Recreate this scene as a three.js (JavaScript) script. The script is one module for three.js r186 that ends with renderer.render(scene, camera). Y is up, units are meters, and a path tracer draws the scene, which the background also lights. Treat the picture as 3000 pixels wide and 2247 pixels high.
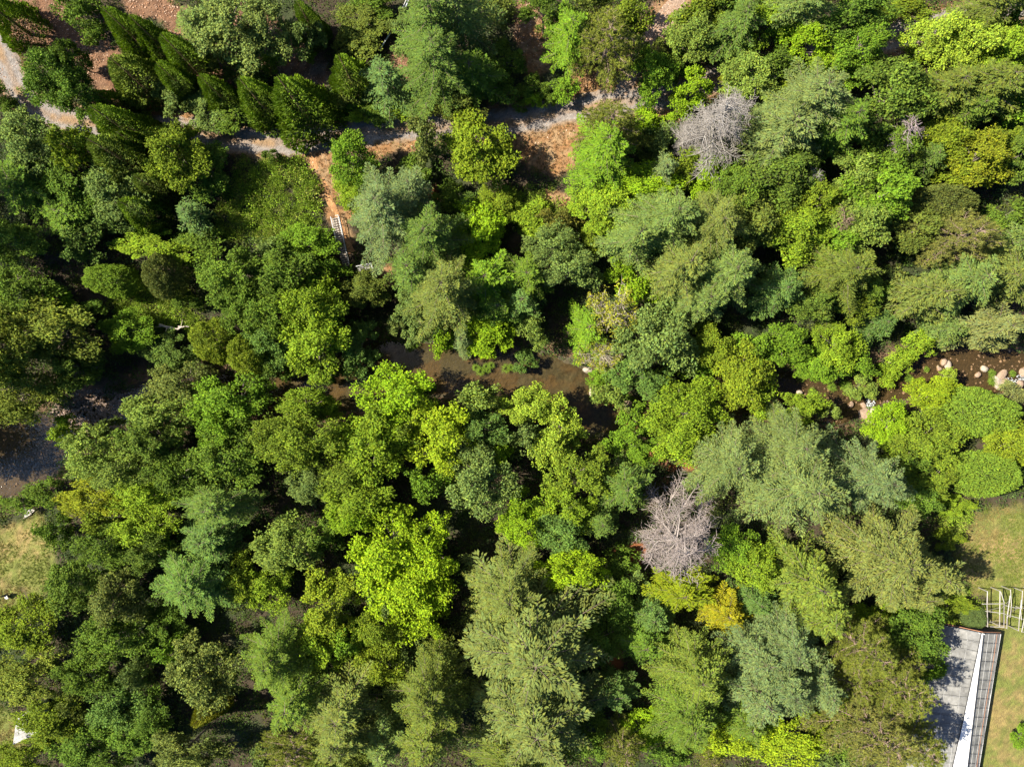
import * as THREE from 'three';
import { Sky } from 'three/addons/objects/Sky.js';
import { mergeGeometries } from 'three/addons/utils/BufferGeometryUtils.js';

// ---------- camera, sky, sun, exposure ----------
const scene = new THREE.Scene();
const camera = new THREE.PerspectiveCamera(56.68, 1024 / 766, 1, 2000);
camera.position.set(0, 122, 0);
camera.up.set(0, 0, -1);
camera.lookAt(0, 0, 0);
const SUN = new THREE.Vector3(-0.69, 0.715, -0.08).normalize();
const sky = new Sky();
sky.name = 'sky';
sky.scale.setScalar(1500);
Object.assign(sky.material.uniforms.turbidity, { value: 3.5 });
sky.material.uniforms.rayleigh.value = 0.75;
sky.material.uniforms.mieCoefficient.value = 0.004;
sky.material.uniforms.mieDirectionalG.value = 0.8;
sky.material.uniforms.sunPosition.value.copy(SUN);
scene.add(sky);
scene.environmentIntensity = 0.1;
const sun = new THREE.DirectionalLight(new THREE.Color(1, 0.92, 0.76), 5);
sun.name = 'sun';
sun.position.copy(SUN).multiplyScalar(300);
sun.castShadow = true;
sun.shadow.mapSize.set(4096, 4096);
Object.assign(sun.shadow.camera, { left: -130, right: 130, top: 110, bottom: -110, near: 50, far: 600 });
scene.add(sun, sun.target);
const renderer = new THREE.WebGLRenderer({ antialias: true });
renderer.shadowMap.enabled = true;
renderer.toneMapping = THREE.LinearToneMapping;
renderer.toneMappingExposure = 2.6;

// ---------- helpers ----------
const V = (x, y, z) => new THREE.Vector3(x, y, z);
function rng(seed) { let s = (seed * 2654435761) | 0; return () => { s = (s + 0x6d2b79f5) | 0; let t = Math.imul(s ^ (s >>> 15), 1 | s); t = (t + Math.imul(t ^ (t >>> 7), 61 | t)) ^ t; return ((t ^ (t >>> 14)) >>> 0) / 4294967296; }; }
const hash = (i, j) => { let h = Math.imul(i, 374761393) ^ Math.imul(j, 668265263); h = Math.imul(h ^ (h >>> 13), 1274126177); return ((h ^ (h >>> 16)) >>> 0) / 4294967296; };
function noise(x, y) { const i = Math.floor(x), j = Math.floor(y), f = x - i, g = y - j, u = f * f * (3 - 2 * f), v = g * g * (3 - 2 * g); const a = hash(i, j), b = hash(i + 1, j), c = hash(i, j + 1), d = hash(i + 1, j + 1); return a + (b - a) * u + (c - a) * v + (a - b - c + d) * u * v; }
const fbm = (x, y, n = 4) => { let s = 0, a = 0.5, t = 0; for (let k = 0; k < n; k++) { s += a * noise(x + 17.3 * k, y - 9.1 * k); t += a; a *= 0.5; x *= 2.03; y *= 2.03; } return s / t; };
const ss = (a, b, x) => { const t = Math.min(1, Math.max(0, (x - a) / (b - a))); return t * t * (3 - 2 * t); };
const lerp = (a, b, t) => a + (b - a) * t;
const taken = {};
function numbered(n) { const k = taken[n] = (taken[n] ?? -1) + 1; return k ? n + '_' + String(k).padStart(3, '0') : n; }
function tag(o, label, category, group, kind) { if (label) o.userData.label = label; if (category) o.userData.category = category; if (group) o.userData.group = group; if (kind) o.userData.kind = kind; return o; }
function mesh(name, g, m, parent) { const o = new THREE.Mesh(g, m); o.name = parent ? name : numbered(name); o.castShadow = o.receiveShadow = true; (parent || scene).add(o); return o; }
function thing(name, label, category, group) { const o = new THREE.Group(); o.name = numbered(name); scene.add(o); return tag(o, label, category, group); }
function structure(name, g, m) { const o = mesh(name, g, m); o.userData.kind = 'structure'; return o; }
const mat = (r, g, b, rough = 0.9, more = {}) => { const m = new THREE.MeshStandardMaterial({ roughness: rough, ...more }); m.color.setRGB(r, g, b); return m; };

// ---------- terrain ----------
const RIVER = [[-111.5,12.99,7.04],[-96.8,12.70,7.63],[-83.3,12.41,6.45],[-73.3,6.83,3.52],[-63.4,3.31,3.23],[-46.9,1.55,3.52],[-35.2,0.09,4.99],[-24.6,-1.38,5.57],[-14.7,-2.55,4.40],[-5.9,-2.26,4.99],[5.9,-0.21,4.99],[15.3,3.61,4.99],[23.5,5.37,2.93],[35.2,3.90,2.64],[46.9,0.97,2.93],[55.7,3.31,3.64],[64.5,-0.21,3.52],[76.3,-2.26,4.11],[88.0,-1.67,3.81],[96.8,-1.38,4.11],[111.5,-0.79,4.11]];
const cr = (a, b, c, d, t) => 0.5 * (2 * b + (c - a) * t + (2 * a - 5 * b + 4 * c - d) * t * t + (3 * b - a - 3 * c + d) * t * t * t);
function river(x) {
  const R = RIVER, n = R.length;
  if (x <= R[0][0]) return [R[0][1], R[0][2]];
  if (x >= R[n - 1][0]) return [R[n - 1][1], R[n - 1][2]];
  let i = 0; while (R[i + 1][0] < x) i++;
  const t = (x - R[i][0]) / (R[i + 1][0] - R[i][0]), a = R[Math.max(i - 1, 0)], b = R[i], c = R[i + 1], d = R[Math.min(i + 2, n - 1)];
  return [cr(a[1], b[1], c[1], d[1], t), cr(a[2], b[2], c[2], d[2], t)];
}
function ground(x, z) {
  const [zc, hw] = river(x), s = z - zc, m = Math.abs(s) - hw;
  return -0.7 + ss(-1.6, 1.4, m) + (s < 0 ? 5.5 * ss(3, 32, m) + 0.1 * Math.max(0, m - 32) : 2 * ss(1, 14, m));
}
const bank = (x, z) => { const [zc, hw] = river(x); return Math.abs(z - zc) - hw; };
const ROAD = [[-89.36,-66.94],[-84.65,-57.71],[-80.82,-50.98],[-78.47,-46.01],[-74.87,-43.41],[-70.08,-42.24],[-64.69,-41.77],[-58.14,-41.28],[-51.00,-40.77],[-43.34,-39.53],[-35.63,-39.27],[-27.84,-40.51],[-17.25,-41.71],[-8.35,-42.15],[-0.56,-42.34],[6.66,-43.73],[14.36,-45.05],[21.46,-45.97],[26.38,-46.48],[30.75,-47.97],[34.02,-49.47],[40.07,-50.70],[49.39,-52.60],[58.02,-54.66],[63.54,-56.34],[71.23,-58.27],[87.42,-61.39]], TRACK = [[18.19,-45.93],[18.68,-49.09],[20.79,-52.72],[23.42,-56.85],[25.80,-59.94],[27.60,-64.06]], PATH = [[-32.59,-38.92],[-32.48,-35.91],[-31.06,-33.22],[-30.25,-30.56],[-29.13,-27.91],[-28.22,-24.71],[-26.98,-22.01]];
function curve(pts, step) { const c = new THREE.CatmullRomCurve3(pts.map(([x, z]) => V(x, 0, z)), false, 'centripetal'); return c.getSpacedPoints(Math.round(c.getLength() / step)); }
const roadLine = curve(ROAD, 1), trackLine = curve(TRACK, 1), pathLine = curve(PATH, 0.5);
function near(line, x, z) { let d = 1e9; for (const p of line) { const e = (p.x - x) ** 2 + (p.z - z) ** 2; if (e < d) d = e; } return Math.sqrt(d); }
const ZONES = {
  litter: [[-78.1,-59.8,3.5],[-76.6,-57.8,3.5],[-73.3,-59.4,4.0],[-72.4,-56.8,4.0],[-69.4,-54.3,3.5],[-66.3,-51.7,3.5],[-64.3,-48.6,2.9],[-61.2,-45.9,2.3],[-58.0,-43.8,2.0],[-58.8,-60.6,2.9],[-55.6,-59.6,2.6],[-53.0,-57.0,2.6],[-51.5,-54.4,2.3],[-48.9,-52.3,2.6],[-47.3,-50.8,2.3],[-44.6,-49.5,2.3],[-64.5,-45.9,2.9],[-19.3,-54.2,1.7],[-18.2,-51.5,2.0],[-17.7,-50.2,1.4],[25.0,-58.9,2.9],[21.8,-55.3,3.2],[20.2,-52.7,2.3],[62.6,-54.0,2.3],[61.5,-52.9,1.7],[2.2,-60.4,2.3],[5.5,-57.7,1.7],[30.7,-49.0,2.6],[44.5,-50.2,1.7],[2.2,-56.2,2.3],[5.0,-53.6,2.0],[-72.2,3.3,3.5]],
  soil: [[-40.0,-56.1,3.5],[-38.5,-53.5,3.5],[-35.3,-51.4,3.5],[-32.0,-50.1,2.9],[-42.9,-51.3,2.9],[-47.3,-49.2,2.3],[-52.7,-50.7,2.3],[-50.1,-49.7,2.3],[-1.7,-45.7,2.3],[-44.3,-57.1,3.5]],
  dry: [[5.6,-38.6,4.6],[2.8,-40.3,3.5],[8.9,-42.4,3.5],[7.8,-35.9,3.2],[16.5,-47.3,3.5],[13.2,-48.4,3.2],[10.5,-47.4,2.6],[24.8,-44.5,2.6],[27.0,-43.7,1.7],[-17.8,-40.0,2.3],[-31.8,-38.1,3.5],[-27.9,-38.1,2.3],[-1.1,-43.0,2.3],[3.3,-55.7,2.9],[4.4,-52.0,2.3],[0.6,-44.0,2.3],[-21.2,-39.2,2.3],[29.1,-48.5,2.6],[-21.4,-18.7,1.4],[-80.7,-52.0,1.7],[-64.6,-43.8,2.9],[-57.5,-42.8,2.9],[-53.7,-42.3,2.3],[-47.7,-40.4,2.3],[-13.9,-43.0,2.3],[-17.8,-43.3,2.3],[-40.6,-38.6,2.3],[-31.8,-34.8,2.0],[-30.3,-31.6,2.0],[-28.3,-27.4,2.0],[-27.4,-24.7,2.0],[7.9,-29.9,1.7]],
  red: [[21.3,28.5,1.7],[20.1,29.7,2.3],[17.2,46.3,1.7],[16.7,44.0,1.2],[28.5,12.6,2.9],[26.7,13.7,2.3],[-13.5,-31.7,1.4],[22.7,13.2,2.3],[36.8,-2.0,1.4]],
  lawn: [[82.2,27.4,7.5],[85.6,33.1,6.9],[84.5,41.2,5.8],[85.6,49.8,6.9],[85.0,59.0,7.5],[94.8,38.9,11.5],[94.8,56.1,11.5],[79.3,32.0,3.5],[80.5,25.7,3.5],[-82.9,30.3,5.2],[-79.9,32.6,3.5],[-85.2,27.0,3.5],[-79.3,28.5,2.9],[-81.7,25.3,3.5],[-91.1,30.4,6.9],[-85.0,59.0,3.5],[-89.1,59.0,6.3],[-85.6,37.7,3.5]],
  bramble: [[-39.2,-31.5,6.9],[-35.7,-34.8,4.0],[-43.8,-28.3,4.6],[-39.5,-26.2,4.6],[-34.4,-28.4,3.5],[-45.8,-31.5,2.9],[-58.8,-14.0,4.0],[-63.2,-14.6,4.0],[-55.5,-12.9,3.5],[-65.8,-15.7,3.5],[3.4,-28.4,3.5],[-20.6,-44.1,2.3],[-24.4,-44.6,2.3],[74.7,23.4,3.5],[77.6,25.1,2.9],[74.7,37.2,3.5],[80.5,-44.0,3.5],[7.9,-28.9,2.9]],
};
function zone(kind, x, z) {
  const wx = x + (noise(x * 0.35, z * 0.35) - 0.5) * 2.6, wz = z + (noise(x * 0.35 + 40, z * 0.35) - 0.5) * 2.6;
  let w = 0;
  for (const [a, b, r] of ZONES[kind]) { const d = Math.hypot(wx - a, wz - b) / r; if (d < 1.15) w = Math.max(w, ss(1.15, 0.8, d)); }
  return w;
}
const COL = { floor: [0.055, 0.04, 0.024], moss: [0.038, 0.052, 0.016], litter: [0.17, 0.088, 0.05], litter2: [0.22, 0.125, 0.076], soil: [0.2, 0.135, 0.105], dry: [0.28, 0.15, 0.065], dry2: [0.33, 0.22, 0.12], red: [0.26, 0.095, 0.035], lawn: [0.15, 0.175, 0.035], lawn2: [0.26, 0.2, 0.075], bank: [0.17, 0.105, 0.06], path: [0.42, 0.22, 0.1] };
const mix3 = (a, b, t) => [lerp(a[0], b[0], t), lerp(a[1], b[1], t), lerp(a[2], b[2], t)];
function groundColour(x, z, road) {
  const n1 = fbm(x * 0.22, z * 0.22), n2 = fbm(x * 1.3 + 9, z * 1.3), n3 = hash(Math.round(x * 40), Math.round(z * 40));
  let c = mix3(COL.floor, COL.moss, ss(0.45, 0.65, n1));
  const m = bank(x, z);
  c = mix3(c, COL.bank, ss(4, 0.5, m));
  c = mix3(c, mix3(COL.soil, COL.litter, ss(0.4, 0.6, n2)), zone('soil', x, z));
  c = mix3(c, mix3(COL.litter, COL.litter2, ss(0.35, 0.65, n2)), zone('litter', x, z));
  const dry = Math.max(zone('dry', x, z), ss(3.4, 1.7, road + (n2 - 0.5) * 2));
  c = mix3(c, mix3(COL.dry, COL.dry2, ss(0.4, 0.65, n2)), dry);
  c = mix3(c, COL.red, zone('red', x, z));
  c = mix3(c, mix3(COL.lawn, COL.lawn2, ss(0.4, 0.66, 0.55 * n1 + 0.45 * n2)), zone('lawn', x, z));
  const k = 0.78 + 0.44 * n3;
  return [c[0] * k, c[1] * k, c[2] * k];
}
function tile(size, f) { const d = new Uint8Array(size * size * 4); for (let j = 0; j < size; j++) for (let i = 0; i < size; i++) { const c = f(i, j); d.set([c[0], c[1], c[2], 255], (j * size + i) * 4); } const t = new THREE.DataTexture(d, size, size); t.wrapS = t.wrapT = THREE.RepeatWrapping; t.magFilter = THREE.LinearFilter; t.needsUpdate = true; return t; }
const grainR = rng(5);
const wrapNoise = (i, j, s, p) => { const x = i / s, y = j / s, a = Math.floor(x), b = Math.floor(y), f = x - a, g = y - b, u = f * f * (3 - 2 * f), v = g * g * (3 - 2 * g), h = (q, w) => hash(((q % p) + p) % p, ((w % p) + p) % p + 99); return lerp(lerp(h(a, b), h(a + 1, b), u), lerp(h(a, b + 1), h(a + 1, b + 1), u), v); };
const grain = tile(512, (i, j) => { const v = 0.62 + 0.2 * wrapNoise(i, j, 4, 128) + 0.12 * wrapNoise(i, j, 16, 32) + 0.16 * (grainR() - 0.5); const k = Math.max(0, Math.min(255, v * 255 * 1.2)); return [k, k * 0.985, k * 0.96]; });
grain.colorSpace = THREE.SRGBColorSpace;
grain.repeat.set(1 / 9, 1 / 9);
const lumps = tile(512, (i, j) => { const v = 255 * (0.45 * wrapNoise(i, j, 4, 128) + 0.35 * wrapNoise(i, j, 12, 43) + 0.2 * grainR()); return [v, v, v]; });
lumps.repeat.set(1 / 7, 1 / 7);
const groundMat = new THREE.MeshStandardMaterial({ vertexColors: true, map: grain, bumpMap: lumps, bumpScale: 0.12, roughness: 1 });
{
  const xs = [], zs = [];
  for (let x = -100; x <= 100.01; x += 0.5) xs.push(x);
  for (let z = -76; z <= 76.01; z += 0.5) zs.push(z);
  for (const d of [3, 8, 18, 40, 90, 200, 450, 900]) { xs.unshift(-100 - d); xs.push(100 + d); zs.unshift(-76 - d); zs.push(76 + d); }
  const nx = xs.length, nz = zs.length, p = new Float32Array(nx * nz * 3), c = new Float32Array(nx * nz * 3), uv = new Float32Array(nx * nz * 2), idx = [];
  for (let j = 0; j < nz; j++) for (let i = 0; i < nx; i++) {
    const x = xs[i], z = zs[j], k = j * nx + i, inside = Math.abs(x) <= 100 && Math.abs(z) <= 76;
    const road = inside ? Math.min(near(roadLine, x, z), near(trackLine, x, z)) : 9;
    const m = bank(x, z), rough = ss(1.5, 3.5, road) * 0.35 * (fbm(x * 0.5, z * 0.5) - 0.5);
    let y = ground(x, z) + (inside && m > 0.5 ? rough : 0);
    if (m < 0.3) y -= 0.35; // the riverbed sheet lies above this
    p.set([x, y, z], k * 3); uv.set([x, z], k * 2);
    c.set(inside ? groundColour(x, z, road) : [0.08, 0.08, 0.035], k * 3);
    if (i && j) { const a = k - nx - 1, b = k - nx, d = k - 1; idx.push(a, d, b, b, d, k); }
  }
  const g = new THREE.BufferGeometry();
  g.setAttribute('position', new THREE.BufferAttribute(p, 3)); g.setAttribute('color', new THREE.BufferAttribute(c, 3)); g.setAttribute('uv', new THREE.BufferAttribute(uv, 2)); g.setIndex(idx); g.computeVertexNormals();
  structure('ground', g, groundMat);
}
// ---------- riverbed with rock ledges, water ----------
function strip(x0, x1, dx, across, f) { // f(x, t in -1..1, zc, hw) -> [y, r, g, b]
  const p = [], c = [], uv = [], idx = []; let n = 0; const cols = across + 1;
  for (let x = x0; x <= x1 + 1e-6; x += dx, n++) for (let k = 0; k <= across; k++) {
    const [zc, hw] = river(x), t = k / across * 2 - 1, z = zc + t * (hw + 1.3), q = f(x, z, t, hw);
    p.push(x, q[0], z); c.push(q[1], q[2], q[3]); uv.push(x, z);
    if (n && k) { const a = (n - 1) * cols + k - 1, b = n * cols + k - 1; idx.push(a, a + 1, b, b, a + 1, b + 1); }
  }
  const g = new THREE.BufferGeometry();
  g.setAttribute('position', new THREE.Float32BufferAttribute(p, 3)); g.setAttribute('color', new THREE.Float32BufferAttribute(c, 3)); g.setAttribute('uv', new THREE.Float32BufferAttribute(uv, 2)); g.setIndex(idx); g.computeVertexNormals();
  return g;
}
structure('riverbed', strip(-110, 110, 0.22, 44, (x, z, t, hw) => {
  const wx = x + 1.8 * (fbm(x * 0.5, z * 0.5 + 31) - 0.5), wz = z + 1.8 * (fbm(x * 0.5 + 77, z * 0.5) - 0.5);
  const shelf = ss(-12, -6, x) * ss(26, 18, x) + 0.35;
  const h = fbm(wx * 0.28, wz * 0.34, 3) * 7, step = Math.floor(h) + ss(0.0, 0.22, h - Math.floor(h));
  const m = Math.abs(t) * (hw + 1.3) - hw;
  const y = -0.78 + ss(-1.6, 1.4, m) * 1.02 + shelf * 0.085 * (step - 3.5) + 0.05 * (fbm(x * 2.4, z * 2.4) - 0.5);
  const a = fbm(x * 0.4 + 5, z * 0.4), b = hash(Math.round(x * 20), Math.round(z * 20)), k = 0.75 + 0.5 * b;
  let c = mix3([0.085, 0.058, 0.023], [0.058, 0.052, 0.026], ss(0.4, 0.62, a));
  const pebbly = ss(30, 45, x) + ss(-40, -55, x);
  if (pebbly && hash(Math.round(x * 9), Math.round(z * 9) + 7) > 0.82) c = mix3(c, [0.2, 0.14, 0.08], pebbly);
  c = mix3(c, [0.055, 0.038, 0.02], pebbly * 0.8);
  return [Math.min(y, m > 0.6 ? 0.25 : 9), c[0] * k, c[1] * k, c[2] * k];
}), new THREE.MeshStandardMaterial({ vertexColors: true, map: grain, bumpMap: lumps, bumpScale: 0.05, roughness: 0.8 }));
const ripple = tile(512, (i, j) => { const v = 255 * (0.5 * wrapNoise(i, j, 16, 32) + 0.3 * wrapNoise(i + 99, j, 8, 64) + 0.2 * wrapNoise(i, j + 50, 32, 16)); return [v, v, v]; });
ripple.repeat.set(1 / 8, 1 / 5);
const waterMat = new THREE.MeshPhysicalMaterial({ color: new THREE.Color().setRGB(0.84, 0.78, 0.64), roughness: 0.04, transmission: 1, thickness: 0, ior: 1.33, bumpMap: ripple, bumpScale: 0.025 });
structure('water', strip(-110, 110, 0.5, 16, () => [-0.2, 1, 1, 1]), waterMat);
// ---------- gravel road, side track, footpath ----------
function ribbon(line, half, across, lift, colour) {
  const p = [], c = [], uv = [], idx = [], cols = across + 1;
  line.forEach((q, i) => {
    const a = line[Math.max(i - 1, 0)], b = line[Math.min(i + 1, line.length - 1)], tx = b.x - a.x, tz = b.z - a.z, l = Math.hypot(tx, tz), nx = -tz / l, nz = tx / l;
    for (let k = 0; k <= across; k++) {
      const t = k / across * 2 - 1, w = half * (1 + 0.35 * (noise(i * 0.31, t > 0 ? 7 : 3) - 0.5)), x = q.x + nx * t * w, z = q.z + nz * t * w;
      p.push(x, ground(x, z) + lift - 0.06 * ss(0.85, 1, Math.abs(t)) - 0.025 * Math.exp(-(((Math.abs(t) - 0.5) / 0.2) ** 2)), z);
      c.push(...colour(t, x, z)); uv.push(x, z);
      if (i && k) { const A = (i - 1) * cols + k - 1, B = i * cols + k - 1; idx.push(A, B, A + 1, B, B + 1, A + 1); }
    }
  });
  const g = new THREE.BufferGeometry();
  g.setAttribute('position', new THREE.Float32BufferAttribute(p, 3)); g.setAttribute('color', new THREE.Float32BufferAttribute(c, 3)); g.setAttribute('uv', new THREE.Float32BufferAttribute(uv, 2)); g.setIndex(idx); g.computeVertexNormals();
  return g;
}
const gravel = (t, x, z) => {
  const n = fbm(x * 0.5, z * 0.5), rut = Math.exp(-(((Math.abs(t) - 0.52) / 0.24) ** 2)), k = 0.8 + 0.4 * hash(Math.round(x * 30), Math.round(z * 30));
  const c = mix3(mix3([0.3, 0.2, 0.115], [0.26, 0.16, 0.08], ss(0.4, 0.6, n)), [0.27, 0.245, 0.235], Math.min(1, rut * 1.05 + ss(0.45, 0.6, n) * 0.55));
  return [c[0] * k, c[1] * k, c[2] * k];
};
const roadFine = curve(ROAD, 0.4), trackFine = curve(TRACK, 0.4);
structure('gravel_road', ribbon(roadFine, 2.3, 14, 0.09, gravel), groundMat);
structure('dirt_track', ribbon(trackFine, 1.4, 10, 0.075, (t, x, z) => { const k = 0.8 + 0.4 * hash(Math.round(x * 30), Math.round(z * 30)); return [0.36 * k, 0.26 * k, 0.2 * k]; }), groundMat);
structure('footpath', ribbon(pathLine, 0.55, 6, 0.07, (t, x, z) => { const k = 0.75 + 0.5 * hash(Math.round(x * 20), Math.round(z * 20)); return [0.47 * k, 0.25 * k, 0.115 * k]; }), groundMat);

// ---------- foliage builders ----------
const T = new THREE.Vector3(), U = new THREE.Vector3(), W = new THREE.Vector3();
class Leaves {
  constructor() { this.p = []; this.c = []; this.i = []; }
  // a folded diamond: base at a, pointing along d, facing roughly n
  leaf(ax, ay, az, d, n, len, wid, c, fold = 0.25) {
    T.copy(d).normalize(); U.crossVectors(n, T); if (U.lengthSq() < 1e-6) U.set(T.z, T.x, T.y).cross(T); U.normalize(); W.crossVectors(T, U);
    const k = this.p.length / 3, mx = ax + T.x * len * 0.45, my = ay + T.y * len * 0.45, mz = az + T.z * len * 0.45, h = wid * 0.5, f = fold * wid;
    this.p.push(ax, ay, az, mx + U.x * h + W.x * f, my + U.y * h + W.y * f, mz + U.z * h + W.z * f, ax + T.x * len, ay + T.y * len, az + T.z * len, mx - U.x * h + W.x * f, my - U.y * h + W.y * f, mz - U.z * h + W.z * f);
    for (let q = 0; q < 4; q++) this.c.push(c[0], c[1], c[2]);
    this.i.push(k, k + 1, k + 2, k, k + 2, k + 3);
  }
  blade(ax, ay, az, d, side, len, wid, c) {
    T.copy(d).normalize(); U.crossVectors(side, T).normalize();
    const k = this.p.length / 3, h = wid / 2;
    this.p.push(ax + U.x * h, ay + U.y * h, az + U.z * h, ax - U.x * h, ay - U.y * h, az - U.z * h, ax + T.x * len, ay + T.y * len, az + T.z * len);
    for (let q = 0; q < 3; q++) this.c.push(c[0], c[1], c[2]);
    this.i.push(k, k + 1, k + 2);
  }
  build() { const g = new THREE.BufferGeometry(); g.setAttribute('position', new THREE.Float32BufferAttribute(this.p, 3)); g.setAttribute('color', new THREE.Float32BufferAttribute(this.c, 3)); g.setIndex(this.i); return g; }
}
class Wood { // tapered limbs
  constructor() { this.p = []; this.n = []; this.i = []; }
  limb(pts, radii, sides = 5) {
    const base = this.p.length / 3;
    pts.forEach((q, k) => {
      T.copy(pts[Math.min(k + 1, pts.length - 1)]).sub(pts[Math.max(k - 1, 0)]).normalize();
      U.set(0.31, 0.2, 0.93).cross(T).normalize(); W.crossVectors(T, U);
      for (let s = 0; s < sides; s++) { const a = s / sides * Math.PI * 2, cx = Math.cos(a), sx = Math.sin(a), nx = U.x * cx + W.x * sx, ny = U.y * cx + W.y * sx, nz = U.z * cx + W.z * sx; this.p.push(q.x + nx * radii[k], q.y + ny * radii[k], q.z + nz * radii[k]); this.n.push(nx, ny, nz); }
      if (k) for (let s = 0; s < sides; s++) { const a = base + (k - 1) * sides + s, b = base + (k - 1) * sides + (s + 1) % sides; this.i.push(a, b, a + sides, b, b + sides, a + sides); }
    });
  }
  build() { const g = new THREE.BufferGeometry(); g.setAttribute('position', new THREE.Float32BufferAttribute(this.p, 3)); g.setAttribute('normal', new THREE.Float32BufferAttribute(this.n, 3)); g.setIndex(this.i); return g; }
}
const rdir = (R) => { const y = R() * 2 - 1, a = R() * 6.2832, s = Math.sqrt(1 - y * y); return V(Math.cos(a) * s, y, Math.sin(a) * s); };
const leafTone = (R, base) => { const v = base * (0.66 + 0.68 * R()), y = (R() - 0.5) * 0.34; return [v * (1 + y), v * (1 + y * 0.25), v * (1 - y)]; };

function broadleaf(seed, Rr, H, o) {
  const R = rng(seed), L = new Leaves(), wood = new Wood(), yb = H * (o.low ?? 0.3), half = (H - yb) / 2, yc = yb + half;
  const puffs = [];
  // a few big lobes carried by the limbs, each set with leafy puffs, with gaps between
  const nl = o.lobes, az0 = R() * 6.28;
  for (let k = 0; k < nl; k++) {
    const top = k === 0, az = az0 + k * 2.39996 + (R() - 0.5) * 0.8, f = top ? 0.12 * R() : (0.36 + 0.3 * Math.sqrt(k / nl)) * (0.8 + 0.4 * R()), lr = Rr * (0.3 + 0.16 * R()) * (o.lobe ?? 1);
    const c = V(Math.cos(az) * Rr * f, top ? H - lr * 0.8 : yc + half * (0.62 - 1.15 * f + (R() - 0.5) * 0.55), Math.sin(az) * Rr * f), tone = 0.88 + 0.24 * R();
    for (let p = 0; p < o.puffs; p++) {
      const d = rdir(R); d.y = d.y * 0.75 + 0.2; d.x += Math.cos(az) * 0.35 * (top ? 0 : 1); d.z += Math.sin(az) * 0.35 * (top ? 0 : 1); d.normalize();
      const pr = lr * (0.3 + 0.28 * R()), e = lr * (0.5 + 0.55 * R());
      puffs.push({ c: V(c.x + d.x * e, Math.min(H - pr * 0.5, Math.max(yb * 0.6, c.y + d.y * e)), c.z + d.z * e), r: pr, tone: tone * (0.86 + 0.28 * R()) });
    }
  }
  for (const q of puffs) {
    for (let s = 0; s < o.subs; s++) {
      const d = rdir(R); d.y = d.y * 0.75 + 0.25; d.normalize();
      const sr = q.r * (0.34 + 0.24 * R()), e = 0.5 + 0.75 * R(), sx = q.c.x + d.x * q.r * e, sy = q.c.y + d.y * q.r * e * 0.8, sz = q.c.z + d.z * q.r * e, tone = q.tone * (0.88 + 0.24 * R());
      for (let l = 0; l < o.leaves; l++) {
        const w = rdir(R), k = 0.45 + 0.62 * R(), n = V(w.x * 0.7 + d.x * 0.4 + (R() - 0.5) * 0.9, w.y * 0.6 + d.y * 0.3 + 0.45 + (R() - 0.5) * 0.7, w.z * 0.7 + d.z * 0.4 + (R() - 0.5) * 0.9);
        const t = V(R() - 0.5, R() - 0.75, R() - 0.5).addScaledVector(w, 0.7), s1 = o.leaf * (0.65 + 0.7 * R());
        L.leaf(sx + w.x * sr * k, sy + w.y * sr * k * 0.85, sz + w.z * sr * k, t, n, s1, s1 * (o.wide ?? 0.62), leafTone(R, tone));
      }
    }
  }
  const tr = Math.max(0.07, Rr * 0.045), lean = V((R() - 0.5) * Rr * 0.2, 0, (R() - 0.5) * Rr * 0.2);
  const fork = V(lean.x, yb * 0.8, lean.z);
  wood.limb([V(0, -0.4, 0), V(lean.x * 0.4, yb * 0.4, lean.z * 0.4), fork, V(lean.x * 1.3, yc, lean.z * 1.3), V(lean.x * 1.4, H * 0.86, lean.z * 1.4)], [tr * 1.4, tr, tr * 0.85, tr * 0.45, tr * 0.12], 7);
  puffs.forEach((q, k) => { if (k % (o.bare ? 1 : 4)) return; const st = V(lean.x, lerp(yb * 0.7, yc, R() * 0.8), lean.z), mid = st.clone().lerp(q.c, 0.5).add(V(0, half * 0.12, 0)); wood.limb([st, mid, q.c.clone(), q.c.clone().add(V(0, q.r * 0.7, 0))], [tr * 0.5, tr * 0.32, tr * 0.18, tr * 0.05], 4);
    if (o.bare) for (let s = 0; s < 16; s++) { const a = mid.clone().lerp(q.c, R() * 1.2), d = rdir(R).multiplyScalar(q.r * (0.8 + R())); d.y = Math.abs(d.y) * 0.8; wood.limb([a, a.clone().addScaledVector(d, 0.6).add(V(0, 0.1, 0)), a.clone().add(d)], [tr * 0.16, tr * 0.1, tr * 0.03], 3); } });
  return { crown: L.build(), trunk: wood.build(), R: Rr, H };
}
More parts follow.
